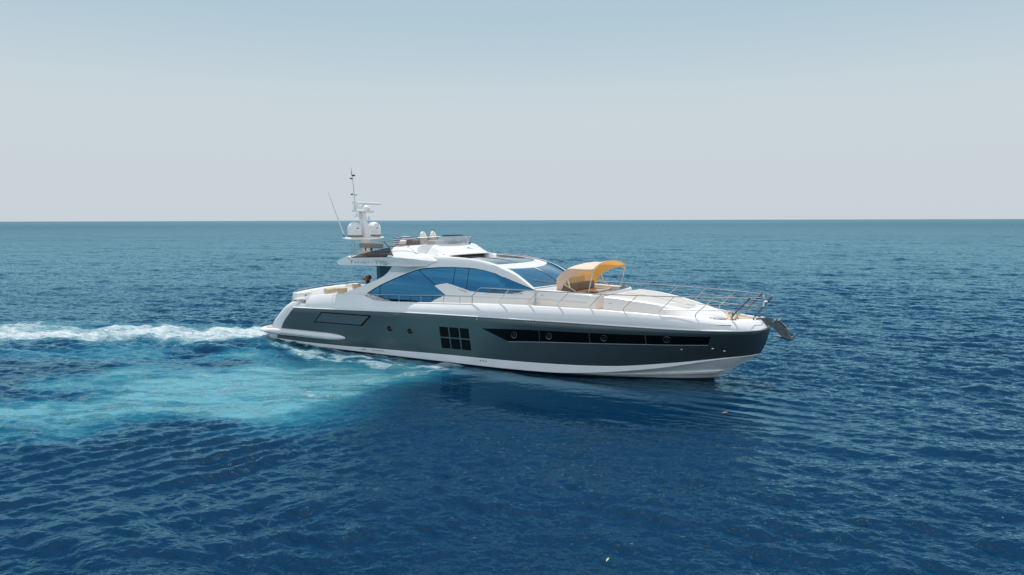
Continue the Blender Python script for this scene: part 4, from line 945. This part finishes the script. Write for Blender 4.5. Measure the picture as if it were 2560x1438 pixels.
b.loft([[(u, 2.10, 1.56), (u, 2.14, z - 0.08), (u, 2.25, z - 0.03), (u, 2.56, z - 0.03)] for u, z in ((2.62, 2.29), (3.5, 2.41), (4.65, 2.48), (5.8, 2.5))])
b.build('cockpit_bulwark', M_white, Y, angle=50)
MB().rbox(0.95, 1.35, 1.35, 2.12, 1.97, 2.34, 0.05).build('stern_locker', M_white, Y)
MB().box(1.352, 1.36, 1.60, 1.72, 2.14, 2.22).build('locker_vent', M_cushion, Y)
rl = [(1.00, 1.75, 2.44), (0.72, 0.9, 2.46), (0.62, 0.0, 2.49), (0.66, -1.0, 2.52), (0.85, -1.95, 2.56), (1.3, -2.25, 2.57), (2.6, -2.35, 2.58), (4.2, -2.4, 2.62)]
rl = [tuple(p) for p in rl]
MB().tube(rl, 0.016, 8).build('stern_rail', M_steel, Y)
for p in (rl[0], rl[2], rl[4], rl[6]): MB().tube([p, (p[0] + 0.02, p[1], p[2] - 0.16)], 0.012, 6).build('rail_post', M_steel, Y)
MB().tube([(1.36, 1.35, 2.10), (1.40, 1.35, 2.27), (1.5, 1.4, 2.28), (1.7, 2.0, 2.24)], 0.014, 6).build('gate_rail', M_steel, Y)
MB().rbox(1.05, 1.75, -2.0, 1.2, 1.56, 1.98, 0.06).build('cockpit_settee', M_cream, Y)
MB().tube([(1.50, 0.52, 2.28), (1.50, -0.12, 2.30)], 0.14, 16).build('bolster', M_tan, Y)
MB().rbox(1.45, 1.75, -0.75, -0.25, 2.0, 2.40, 0.07).build('settee_cushion', M_tan, Y)
MB().rbox(2.9, 4.6, -0.55, 0.55, 2.12, 2.18, 0.02).build('cockpit_table', M_teak, Y)
MB().lathe((3.7, 0, 1.5), [(0.2, 0), (0.06, 0.05), (0.06, 0.64)], 16).build('table_pedestal', M_steel, Y)
MB().rbox(2.5, 4.4, -2.1, -1.35, 1.56, 2.02, 0.06).build('cockpit_settee', M_cream, Y)
MB().rbox(2.5, 4.4, -2.14, -1.95, 2.02, 2.48, 0.06).build('settee_cushion', M_tan, Y)

# ---------------------------------------------------------------- foredeck seating
zb = 3.055
b = MB()                                          # deckhouse front: rim around a sunken seating well
def rr(u0, u1, hv, z, r=0.22):
    o = []
    for cu, cv, a in ((u1 - r, hv - r, 0), (u0, hv, 90)):
        if a == 0: o += [(cu + r * math.sin(R(t)), cv + r * math.cos(R(t)), z) for t in range(90, -1, -15)]
        else: o.append((u0, hv, z))
    return o + [(u, -v, z) for u, v, z in o[::-1]]
def hvz(u): return 1.86
topz = lambda u: 3.10 - 0.045 * max(0, (u - 14.0))
def rim(u0, u1, hv, dz, r=0.22, zfix=None): return [(u, v, (topz(u) + dz) if zfix is None else zfix) for u, v, z in rr(u0, u1, hv, 0, r)]
b.loft([rim(13.62, 16.42, 1.93, 0, 0.2, 2.30), rim(13.62, 16.40, 1.91, -0.10, 0.2), rim(13.62, 16.385, 1.895, -0.035, 0.2), rim(13.62, 16.36, 1.87, -0.006, 0.2), rim(13.62, 16.32, 1.83, 0.0, 0.2),
        rim(14.60, 16.22, 1.66, 0.0, 0.15), rim(14.63, 16.19, 1.63, -0.02, 0.15), rim(14.65, 16.17, 1.61, 0, 0.15, 2.50)], True)
b.loft([[(13.62, 1.83, topz(13.75)), (14.60, 1.66, topz(14.6))], [(13.62, -1.83, topz(13.75)), (14.60, -1.66, topz(14.6))]])
b.build('deckhouse', M_white, Y, angle=40)
MB().box(14.5, 16.25, -1.66, 1.66, 2.44, 2.52).build('well_sole', M_teak, Y)
# passage cut between the seating well and the sun deck, gate pillar
MB().rbox(16.30, 16.52, 0.78, 0.86, 2.40, 2.90, 0.02).build('well_gate', M_tan, Y)
MB().rbox(14.66, 15.30, -1.55, 1.55, 2.52, 2.93, 0.07).build('foredeck_settee', M_tan, Y)
for v0, v1 in ((0.04, 1.40), (-1.40, -0.02)): MB().rbox(14.74, 14.92, v0, v1, 2.94, 3.23, 0.06).build('settee_backrest', M_cushion, Y)
MB().rbox(15.25, 16.1, -1.58, -0.98, 2.52, 2.93, 0.06).build('foredeck_settee', M_tan, Y)
MB().rbox(15.3, 16.1, 1.12, 1.58, 2.52, 2.90, 0.06).build('foredeck_settee', M_tan, Y)
MB().rbox(16.12, 16.36, -1.60, -0.15, 2.92, 3.06, 0.06).build('settee_cushion', M_cushion, Y)
MB().rbox(16.14, 16.38, -0.62, -0.02, 2.96, 3.09, 0.06).build('settee_cushion', M_pad, Y)
tb = MB().rbox(15.45, 16.02, -0.70, 0.55, 2.93, 2.975, 0.015).build('foredeck_table', mat('table_wood', (0.25, 0.09, 0.04), 0.3, coat=0.5), Y)
MB().rbox(15.50, 15.97, -0.64, 0.49, 2.972, 2.985, 0.004).build('table_top', mat('table_inlay', (0.55, 0.60, 0.66), 0.12, coat=0.5), tb)
MB().lathe((15.73, -0.08, 2.5), [(0.14, 0), (0.05, 0.04), (0.05, 0.43)], 14).build('table_pedestal', M_steel, tb)
# hatch, cleats on the side deck
for u in (13.95,):
    b = MB().rbox(13.86, 14.34, 2.2, 2.26, 2.60, 2.625, 0.008); o = b.build('deck_cleat', M_steel, Y)
    for uu in (14.02, 14.20): MB().lathe((uu, 2.23, 2.45), [(0.018, 0), (0.014, 0.16)], 8).build('cleat_leg', M_steel, o)
MB().lathe((14.30, 1.925, 2.88), [(0.03, 0), (0.03, 0.01), (0.0, 0.012)], 12, (0, 1, 0)).build('fuel_cap', M_tan, Y)
MB().tube([(u, 1.93, 2.74 - 0.02 * (u - 14)) for u in (14.0, 15, 16.2)], 0.004, 4).build('moulding_line', M_pad, Y)

# sun deck: raised coamings around a sunken pad, closing into the nose
wT = curve([(16.74, 1.74), (17.5, 1.66), (18.3, 1.50), (18.9, 1.32), (19.6, 1.02), (20.1, 0.72), (20.45, 0.44), (20.65, 0.20), (20.72, 0.02)])
zT = curve([(16.74, 2.935), (17.3, 2.905), (18.3, 2.79), (18.9, 2.69), (19.6, 2.565), (20.0, 2.49), (20.4, 2.40), (20.72, 2.22)])
b = MB(); rows = []
us = [16.74] + lin(16.78, 20.71, 60)
for i, u in enumerate(us):
    w_, z = wT(u), zT(u); dk = zDl(u) - 0.12; k = min(1, w_ / 0.6)
    sink = 0.075 * max(0, min(1, (19.75 - u) / 0.35)) * (0 if i == 0 else 1); rdg = 0.27 * k
    ob = 0.30 * max(0, min(1, (u - 18.6) / 1.3)); prof = [(min(w_ + 0.06 * k + ob, vD(u) - 0.11), dk), (min(w_ + 0.03 * k + ob * 0.25, vD(u) - 0.13), z - 0.09 - 0.05 * ob), (w_ + 0.015 * k, z - 0.03), (w_ - 0.03 * k, z - 0.002), (w_ - rdg * 0.5, z + 0.004), (w_ - rdg, z - 0.004), (w_ - rdg - 0.03 * k, z - 0.02 - sink * 0.6), (w_ - rdg - 0.08 * k, z - sink), (0.0, z - sink + 0.035)]
    prof = [(max(v, 0.0), zz) for v, zz in prof]
    rows.append([(u, v, zz) for v, zz in prof] + [(u, -v, zz) for v, zz in prof[:-1][::-1]])
b.loft(rows); b.add(rows[0], [tuple(range(len(rows[0])))]); b.build('sun_deck', M_white, Y, angle=38)
b = MB(); rows = []
for u in lin(16.85, 19.62, 40):
    w_, z = wT(u), zT(u); e = min(1, (19.66 - u) / 0.5); e = math.sqrt(max(0.02, e)); hv = (w_ - 0.38) * min(1, e * 1.02); z0 = z - 0.075
    rows.append([(u, hv, z0 + 0.005), (u, hv, z0 + 0.03), (u, hv - 0.04, z0 + 0.05), (u, hv * 0.5, z0 + 0.068), (u, 0, z0 + 0.075), (u, -hv * 0.5, z0 + 0.068), (u, -hv + 0.04, z0 + 0.05), (u, -hv, z0 + 0.03), (u, -hv, z0 + 0.005)])
b.loft(rows, True, True).build('sun_pad', M_pad, Y, angle=50)
MB().tube([(u, 0, zT(u) + 0.003) for u in lin(16.9, 19.5, 10)], 0.006, 5).build('pad_seam', M_cushion, Y)
for sgn in (): MB().tube([(17.6, sgn * 1.22, zT(17.6) + .05), (18.6, sgn * 1.0, zT(18.6) + .05)], 0.012, 6).build('pad_rail', M_pad, Y)
MB().box(16.9, 17.05, 1.756, 1.762, 2.70, 2.712).build('locker_slot', M_cushion, Y)

# windlass, bow fittings
MB().lathe((20.95, 0.35, 2.15), [(0.09, 0), (0.09, 0.05), (0.05, 0.07), (0.045, 0.16), (0.08, 0.18), (0.08, 0.21), (0, 0.215)], 16).build('windlass', M_steel, Y)
MB().lathe((20.95, -0.35, 2.15), [(0.09, 0), (0.09, 0.05), (0.05, 0.07), (0.045, 0.16), (0.08, 0.18), (0.08, 0.21), (0, 0.215)], 16).build('windlass', M_steel, Y)
MB().rbox(21.0, 21.16, 0.5, 0.6, 2.16, 2.28, 0.02).build('windlass_control', M_trim, Y)
MB().tube([(21.05, 0.28, 2.20), (21.5, 0.10, 2.21), (21.9, 0.02, 2.29)], 0.018, 6).build('anchor_chain', M_steel_dk, Y)
for sgn in (1, -1):
    o = MB().tube([(20.42, sgn * 1.22, 2.36), (20.92, sgn * 1.03, 2.34)], 0.016, 8).build('bow_cleat', M_steel, Y)
    for uu, vv in ((20.50, 1.19), (20.66, 1.13), (20.82, 1.07)): MB().tube([(uu, sgn * vv, 2.20), (uu - 0.04, sgn * vv, 2.38)], 0.013, 6).build('cleat_leg', M_steel, o)
    for k in range(3): MB().tube([(20.55 + 0.14 * k + 0.075 * math.cos(R(a)), sgn * (1.02 - 0.05 * k), 2.24 + 0.07 * math.sin(R(a))) for a in range(0, 181, 20)], 0.014, 6).build('mooring_eye', M_trim, o)
hull_line = [(u, vD(u) + 0.085 - 0.03 * (u - 20.64), 2.145) for u in lin(20.64, 21.14, 5)]
MB().tube([(u, on_v, 2.135) for u, on_v in ((20.64, vD(20.64) + .145), (20.9, vD(20.9) + .155), (21.14, vD(21.14) + .165))], 0.014, 6).build('chafe_strip', M_steel_dk, Y)
# anchor roller
rp = [(21.70, 2.30), (22.05, 2.32), (22.33, 2.285), (22.50, 2.20), (22.72, 1.98), (22.84, 1.80), (22.83, 1.68), (22.70, 1.66), (22.58, 1.74), (22.34, 1.98), (22.15, 2.10), (21.80, 2.16)]
b = MB()
for v in (0.13, -0.105): b.plate(rp, lambda u, z, v=v: v, 0.022)
roller = b.box(21.6, 22.3, -0.12, 0.12, 2.235, 2.26).build('bow_roller', M_steel_dk, Y)
MB().tube([(22.30, -0.15, 2.24), (22.30, 0.15, 2.24)], 0.05, 12).build('roller_wheel', M_steel, roller)
MB().tube([(22.45, -0.18, 2.28), (22.45, 0.20, 2.28)], 0.022, 8).build('roller_pin', M_steel, roller)
MB().tube([(22.50, 0.0, 2.24), (22.66, 0.02, 2.12), (22.76, 0.02, 1.96), (22.72, 0.02, 1.78)], 0.014, 6).build('roller_guard', M_steel, roller)
MB().rbox(21.82, 22.0, -0.09, 0.09, 2.28, 2.36, 0.03).build('roller_cap', M_steel, roller)
# anchor hanging in the roller
base = (22.72, 0.0, 1.80)
anchor = empty('anchor', Y.matrix_basis @ Vector((base[0], -base[1], base[2])) if False else (0, 0, 0), 0, 'steel plough anchor hanging from the bow roller', 'anchor')
anchor.location = Matrix.Translation(ORIGIN) @ Matrix.Rotation(HEAD, 4, 'Z') @ Vector((base[0], -base[1], base[2])); anchor.rotation_euler = (0, 0, HEAD)
def rel(b, c): b.v = [(u - c[0], v - c[1], z - c[2]) for u, v, z in b.v]; return b
b = MB().plate([(22.30, 2.17), (22.62, 1.90), (22.72, 1.72), (22.80, 1.66), (22.86, 1.74), (22.70, 1.98), (22.34, 2.24)], lambda u, z: 0.03, 0.06); rel(b, base).build('shank', M_steel_dk, anchor, bevel=0.01)
b = MB(); tip = (22.26, 0.0, 1.735)
b.add([tip, (22.62, 0.20, 1.74), (22.90, 0.16, 1.66), (22.78, 0.0, 1.57), (22.90, -0.16, 1.66), (22.62, -0.20, 1.74), (22.72, 0, 1.70)], [(0, 1, 3), (1, 2, 3), (0, 3, 5), (3, 4, 5), (0, 6, 1), (1, 6, 2), (0, 5, 6), (5, 4, 6), (2, 6, 4, 3)])
rel(b, base).build('fluke', M_steel, anchor, angle=20)
b = MB().loft([[(22.84, v, 1.60), (22.84, v, 1.72), (22.90, v, 1.73), (22.90, v, 1.60)] if abs(v) < .1 else [(22.90, v, 1.66), (22.90, v, 1.74), (22.98, v, 1.80), (22.97, v, 1.70)] for v in (-0.22, -0.05, 0.05, 0.22)], True, True)
rel(b, base).build('roll_bar', M_steel, anchor)

# ---------------------------------------------------------------- guard rails
def railv(u): return float(np.interp(u, [6.2, 12, 15, 17, 19, 20.5, 21.3, 21.8, 22.1], [2.64, 2.64, 2.57, 2.38, 1.99, 1.48, 1.12, 0.78, 0.38]))
def dk(u): return (vD(u) - 0.05 * min(1, vD(u) / 0.3), zD(u))
for sgn in (1, -1):
    low_r = [(6.28, sgn * 2.62, 2.52)] + [(u, sgn * 2.63, z) for u, z in ((6.5, 2.56), (8, 2.62), (9.5, 2.68), (10.6, 2.72), (11.58, 2.755))]
    MB().tube(low_r, RT, 8).build('guard_rail', M_steel, Y)
    for u in (6.72, 7.9, 9.05, 10.2, 11.0):
        zt = float(np.interp(u, [6.5, 11.58], [2.56, 2.755])); MB().tube([(u, sgn * (dk(u)[0]), dk(u)[1] - 0.01), (u, sgn * 2.63, zt)], 0.014, 6).build('stanchion', M_steel, Y)
    MB().tube([(11.58, sgn * dk(11.58)[0], dk(11.58)[1]), (11.585, sgn * 2.63, 2.77), (11.62, sgn * 2.63, 2.81), (11.92, sgn * 2.63, 3.08), (11.98, sgn * 2.63, 3.11)] + [(u, sgn * railv(u), 3.112 - 0.0035 * (u - 12)) for u in lin(12.3, 21.8, 48)] + ([(22.02, sgn * 0.5, 3.075), (22.18, sgn * 0.24, 3.08), (22.24, 0, 3.085)]), RT + 0.002, 8).build('guard_rail', M_steel, Y)
    for bu, ku, tu in ((12.81, 12.83, 13.23), (14.04, 14.07, 14.50), (15.26, 15.28, 15.69), (16.48, 16.50, 16.93), (17.68, 17.69, 18.18), (18.86, 18.89, 19.39), (20.01, 20.02, 20.62)):
        kz = dk(bu)[1] + 0.155
        MB().tube([(bu, sgn * dk(bu)[0], dk(bu)[1] - 0.01), (ku, sgn * dk(ku)[0], kz - 0.03), (ku + 0.03, sgn * (dk(ku)[0] + 0.005), kz), (tu, sgn * railv(tu), 3.105 - 0.0035 * (tu - 12))], 0.015, 6).build('stanchion', M_steel, Y)
    # heavy bow struts and the two lower courses of the pulpit
    MB().tube([(21.10, sgn * dk(21.1)[0], 2.27), (21.11, sgn * dk(21.1)[0], 2.42)], 0.016, 6).build('stanchion', M_steel, Y)
    MB().tube([(21.11, sgn * dk(21.1)[0], 2.42), (21.68, sgn * railv(21.68), 3.07)], 0.026, 8).build('pulpit_strut', M_steel_dk, Y)
    for z0, pts in ((0, [(19.14, 2.86), (19.9, 2.845), (20.62, 2.835), (21.52, 2.84)]), (1, [(18.93, 2.63), (20.05, 2.61), (21.2, 2.61), (21.6, 2.63)])):
        pp = []
        for u, z in pts:
            t = (z - dk(u)[1] - 0.1) / (3.08 - dk(u)[1] - 0.1); pp.append((u, sgn * (dk(u)[0] + (railv(u) - dk(u)[0]) * max(0.1, t * 0.9)), z))
        pp += [(21.80 - 0.1 * z0, sgn * (0.52 - 0.04 * z0), pts[-1][1] + 0.01), (22.0 - 0.13 * z0, sgn * 0.24, pts[-1][1] + 0.02), (22.05 - 0.15 * z0, 0, pts[-1][1] + 0.02)]
        MB().tube(pp, 0.011, 6).build('guard_rail', M_steel, Y)
    MB().tube([(21.62, sgn * 0.16, 2.36 - .08), (22.22, sgn * 0.10, 3.08)], 0.013, 6).build('pulpit_strut', M_steel_dk, Y)
o = MB().ball((22.03, 0.16, 2.90), 0.055, 12, (1.4, 1, 0.7)).build('bow_light', M_white, Y)
MB().lathe((21.98, 0.18, 2.72), [(0.03, 0), (0.035, 0.1), (0.01, 0.12)], 10).build('lamp_bracket', M_white, o)
MB().lathe((21.96, 0.12, 3.0), [(0.02, 0), (0.025, 0.1), (0.03, 0.12), (0, 0.125)], 10).build('lamp_bracket', M_white, o)

# ---------------------------------------------------------------- bimini
bim = empty('bimini_top', (0, 0, 0)); bim.parent = Y
def arch_row(u, zc, crown_, hv, tilt=0.0, n=25, power=2.4):
    """across one hoop: v from +hv to -hv"""
    return [(u + tilt * (1 - abs(s) ** 2), hv * s, zc + crown_ * (1 - abs(s) ** power)) for s in lin(1, -1, n)]
nb = 25
hoops = [(14.70, 3.50, 0.02, 1.50), (14.78, 3.60, 0.05, 1.50), (14.92, 3.72, 0.09, 1.51), (15.12, 3.865, 0.13, 1.52), (15.35, 3.895, 0.165, 1.52), (15.65, 3.885, 0.18, 1.52), (15.95, 3.885, 0.215, 1.52), (16.12, 3.895, 0.25, 1.53), (16.20, 3.90, 0.26, 1.53)]
rows = []
for i, (u, zc, cr, hv) in enumerate(hoops):
    r_ = arch_row(u, zc, cr, hv, 0.0, nb)
    sag = 0.025 * math.sin(math.pi * max(0, min(1, (u - 15.12) / 1.08)))
    r_ = [(a, v, z - sag * (0.6 + 0.4 * math.cos(v * 9))) for a, v, z in r_]; rows.append(r_)
def fine(rows, k=4):
    out = []
    for a, c in zip(rows[:-1], rows[1:]):
        for j in range(k): t = j / k; out.append([tuple(np.array(p) * (1 - t) + np.array(q) * t) for p, q in zip(a, c)])
    return out + [rows[-1]]
b = MB().loft(fine(rows, 4))
# aft curtain down to the deck, with its clear window left open
b.loft([[(14.70, 1.50 * s, 3.50 + 0.02 * (1 - abs(s) ** 2.4)) for s in lin(1, -1, nb)], [(14.69, 1.48 * s, 3.36) for s in lin(1, -1, nb)], [(14.69, 1.48 * s, 3.22) for s in lin(1, -1, nb)], [(14.69, 1.48 * s, 3.09) for s in lin(1, -1, nb)]])
# side curtains with an arched opening
for sgn in (1, -1):
    cut = curve([(14.69, 3.07), (14.90, 3.08), (14.96, 3.22), (15.05, 3.38), (15.2, 3.52), (15.4, 3.64), (15.65, 3.735), (15.9, 3.795), (16.10, 3.815), (16.20, 3.70)]) if True else None
    topc = lambda u: float(np.interp(u, [h[0] for h in hoops], [h[1] for h in hoops]))
    rws = []
    for u in [14.69, 14.74, 14.82, 14.90, 14.93, 14.96, 15.0, 15.05, 15.12, 15.2, 15.3, 15.4, 15.52, 15.65, 15.8, 15.95, 16.08, 16.20]:
        zt = topc(max(14.70, u)); zl = 3.07 if u <= 14.9 else cut(u); zl = min(zl, zt - 0.015)
        if u > 16.0: zl = min(zl, zt - 0.10)
        rws.append([(u, sgn * (1.52 + 0.010 * math.sin(u * 22) * math.sin(math.pi * t)), zt + (zl - zt) * t) for t in lin(0, 1, 7)])
    b.loft(rws)
# front valance
b.loft([[(16.20, v, z) for u, v, z in rows[-1]], [(16.215, v * 0.995, z - 0.07 - 0.07 * abs(v / 1.53) ** 3) for u, v, z in rows[-1]]]) if False else None
cv = b.build('canopy', M_canvas, bim, angle=60)
MB().box(14.705, 14.715, -0.85, 0.80, 3.16, 3.46).build('rear_window', smoked('clear_vinyl', (0.80, 0.66, 0.38), 0.8, 0.2), bim)
M_pole = mat('bimini_pole', (0.80, 0.74, 0.68), 0.25, metal=0.6)
for sgn in (1, -1):
    v = sgn * 1.50
    MB().tube([(16.19, v, 3.89), (16.02, sgn * 1.52, 3.04)], 0.019, 8).build('hoop_leg', M_pole, bim)
    MB().tube([(15.12, v, 3.60), (15.22, v, 3.24), (15.24, sgn * 1.5, 3.16)], 0.020, 8).build('hoop_leg', M_pole, bim)
    MB().tube([(14.98, v, 3.30), (15.50, sgn * 1.52, 3.04)], 0.017, 8).build('hoop_leg', M_pole, bim)
hp = [(16.19, v * 0.995, z - 0.02) for u, v, z in rows[-1]]; MB().tube(hp, 0.017, 8).build('hoop', M_pole, bim)
hp = [(15.12, v * 0.995, z - 0.02) for u, v, z in rows[3]]; MB().tube(hp, 0.015, 8).build('hoop', M_pole, bim)

# ---------------------------------------------------------------- loose things aboard
TW_ = Matrix.Translation(ORIGIN) @ Matrix.Rotation(HEAD, 4, 'Z')
def place(o, u, v, z, rz=0): o.location = TW_ @ Vector((u, -v, z)); o.rotation_euler = (0, 0, HEAD + rz)
vase = empty('flower_vase', (0, 0, 0), 0, 'dark vase of red and orange tulips in the aft cockpit', 'flowers'); place(vase, 4.12, 0.35, 2.18)
MB().lathe((0, 0, 0), [(0.07, 0), (0.10, 0.06), (0.12, 0.25), (0.10, 0.45), (0.12, 0.58), (0.11, 0.59), (0.05, 0.52)], 18).build('vase', mat('vase_glaze', (0.012, 0.05, 0.07), 0.15), vase)
fm = [mat('petal_red', (0.28, 0.015, 0.03), 0.5), mat('petal_orange', (0.60, 0.16, 0.02), 0.5), mat('petal_dark', (0.12, 0.01, 0.04), 0.5)]; lf = mat('leaf_green', (0.02, 0.07, 0.03), 0.5)
for k in range(22):
    a = random.uniform(0, 6.28); rr_ = random.uniform(0.03, 0.30); h = 0.90 - 0.5 * rr_ ** 1.3 + random.uniform(-0.05, 0.05); c = (rr_ * math.cos(a), rr_ * math.sin(a), h)
    st = MB().tube([(0.03 * math.cos(a), 0.03 * math.sin(a), 0.5), (c[0] * 0.6, c[1] * 0.6, 0.72), (c[0], c[1], h - 0.04)], 0.008, 5).build('stem', lf, vase)
    bb = MB().ball(c, 0.042, 8, (1, 1, 1.5)); bb.build('flower', fm[k % 3 if random.random() < .7 else 1], vase)
for k in range(8):
    a = random.uniform(0, 6.28); MB().add([(0, 0, 0.5), (0.10 * math.cos(a) - 0.03 * math.sin(a), 0.10 * math.sin(a) + .03 * math.cos(a), 0.68), (0.19 * math.cos(a), 0.19 * math.sin(a), 0.70), (0.10 * math.cos(a) + 0.03 * math.sin(a), 0.10 * math.sin(a) - .03 * math.cos(a), 0.66)], [(0, 1, 2, 3)]).build('leaf', lf, vase)
def pillow(name, w_, h_, m_, label, cat, u, v, z, rz, tilt, group=None):
    b = MB(); n = 9; rows = []
    for i in range(n):
        s = -1 + 2 * i / (n - 1); rows.append([])
        for j in range(n): t = -1 + 2 * j / (n - 1); th_ = 0.065 * (max(0, 1 - s ** 4) * max(0, 1 - t ** 4)) ** 0.6; rows[-1].append((w_ / 2 * s * (1 - 0.06 * t * t), th_, h_ / 2 * t * (1 - 0.06 * s * s)))
    b.loft(rows); b.loft([[(x, -y - 0.004, zz) for x, y, zz in r] for r in rows]); o = b.build(name, m_, None, angle=80); place(o, u, v, z, rz); o.rotation_euler = (tilt, 0, HEAD + rz); tag(o, label, cat, group); return o
def striped(name, a, c, sc, nn=0.5):
    m = mat(name, a, 0.85); t = m.node_tree; tc = N(t, 'ShaderNodeTexCoord'); wv = N(t, 'ShaderNodeTexWave'); wv.inputs['Scale'].default_value = sc; wv.bands_direction = 'Z'; wv.inputs['Distortion'].default_value = 0.6
    r = N(t, 'ShaderNodeValToRGB'); r.color_ramp.interpolation = 'CONSTANT'; r.color_ramp.elements[0].color = (*a, 1); r.color_ramp.elements[1].position = nn; r.color_ramp.elements[1].color = (*c, 1)
    t.links.new(tc.outputs['Object'], wv.inputs[0]); t.links.new(wv.outputs[0], r.inputs[0]); t.links.new(r.outputs[0], t.nodes['Principled BSDF'].inputs['Base Color']); return m
pillow('pillow', 0.42, 0.36, striped('blue_stripes', (0.75, 0.76, 0.78), (0.03, 0.12, 0.30), 3.2), 'blue and white striped pillow upright on the flybridge lounge', 'pillow', 5.0, -0.75, 4.70, 0.4, 0.1)
pillow('pillow', 0.44, 0.26, striped('cream_check', (0.72, 0.60, 0.45), (0.75, 0.78, 0.80), 4.0), 'cream and orange pillow leaning over the flybridge table', 'pillow', 5.48, -0.55, 4.66, -0.1, -0.3)
tw = pillow('towel', 0.75, 0.20, striped('towel_stripes', (0.82, 0.82, 0.82), (0.10, 0.13, 0.25), 2.4, 0.78), 'white towel with dark stripes draped over the lounge backrest', 'towel', 5.28, -1.0, 4.86, 0.15, 0.35)
pillow('cushion', 0.50, 0.36, M_white, 'white cushion lying in the cockpit behind the tan bolster', 'cushion', 1.75, -0.9, 2.42, 0.2, 0.9)
pillow('cushion', 0.46, 0.30, M_tan, 'beige cushion nearest the flower vase in the cockpit', 'cushion', 2.75, -0.3, 2.50, 0.5, 0.5)
# leaves drifting on the sea
def leaf(x, y, L_, wd, m_, label, rz):
    b = MB().loft([[(L_ * (s - 0.5), wd * math.sin(math.pi * s) * k, 0.03 + 0.02 * abs(k) + 0.015 * math.sin(3 * s)) for k in (-0.5, 0, 0.5)] for s in lin(0.02, 0.98, 9)])
    o = b.build('floating_leaf', m_); so = o.modifiers.new('t', 'SOLIDIFY'); so.thickness = 0.004; o.location = (x, y, 0.03); o.rotation_euler = (0, 0, rz); tag(o, label, 'leaf')
leaf(6.23, 20.85, 0.20, 0.08, mat('leaf_orange', (0.40, 0.17, 0.05), 0.5), 'orange leaf floating in the dark reflection below the bow', 0.3)
leaf(1.58, 11.62, 0.16, 0.035, mat('leaf_yellow', (0.42, 0.45, 0.18), 0.5), 'thin pale yellow leaf drifting in the near foreground water', 1.1)
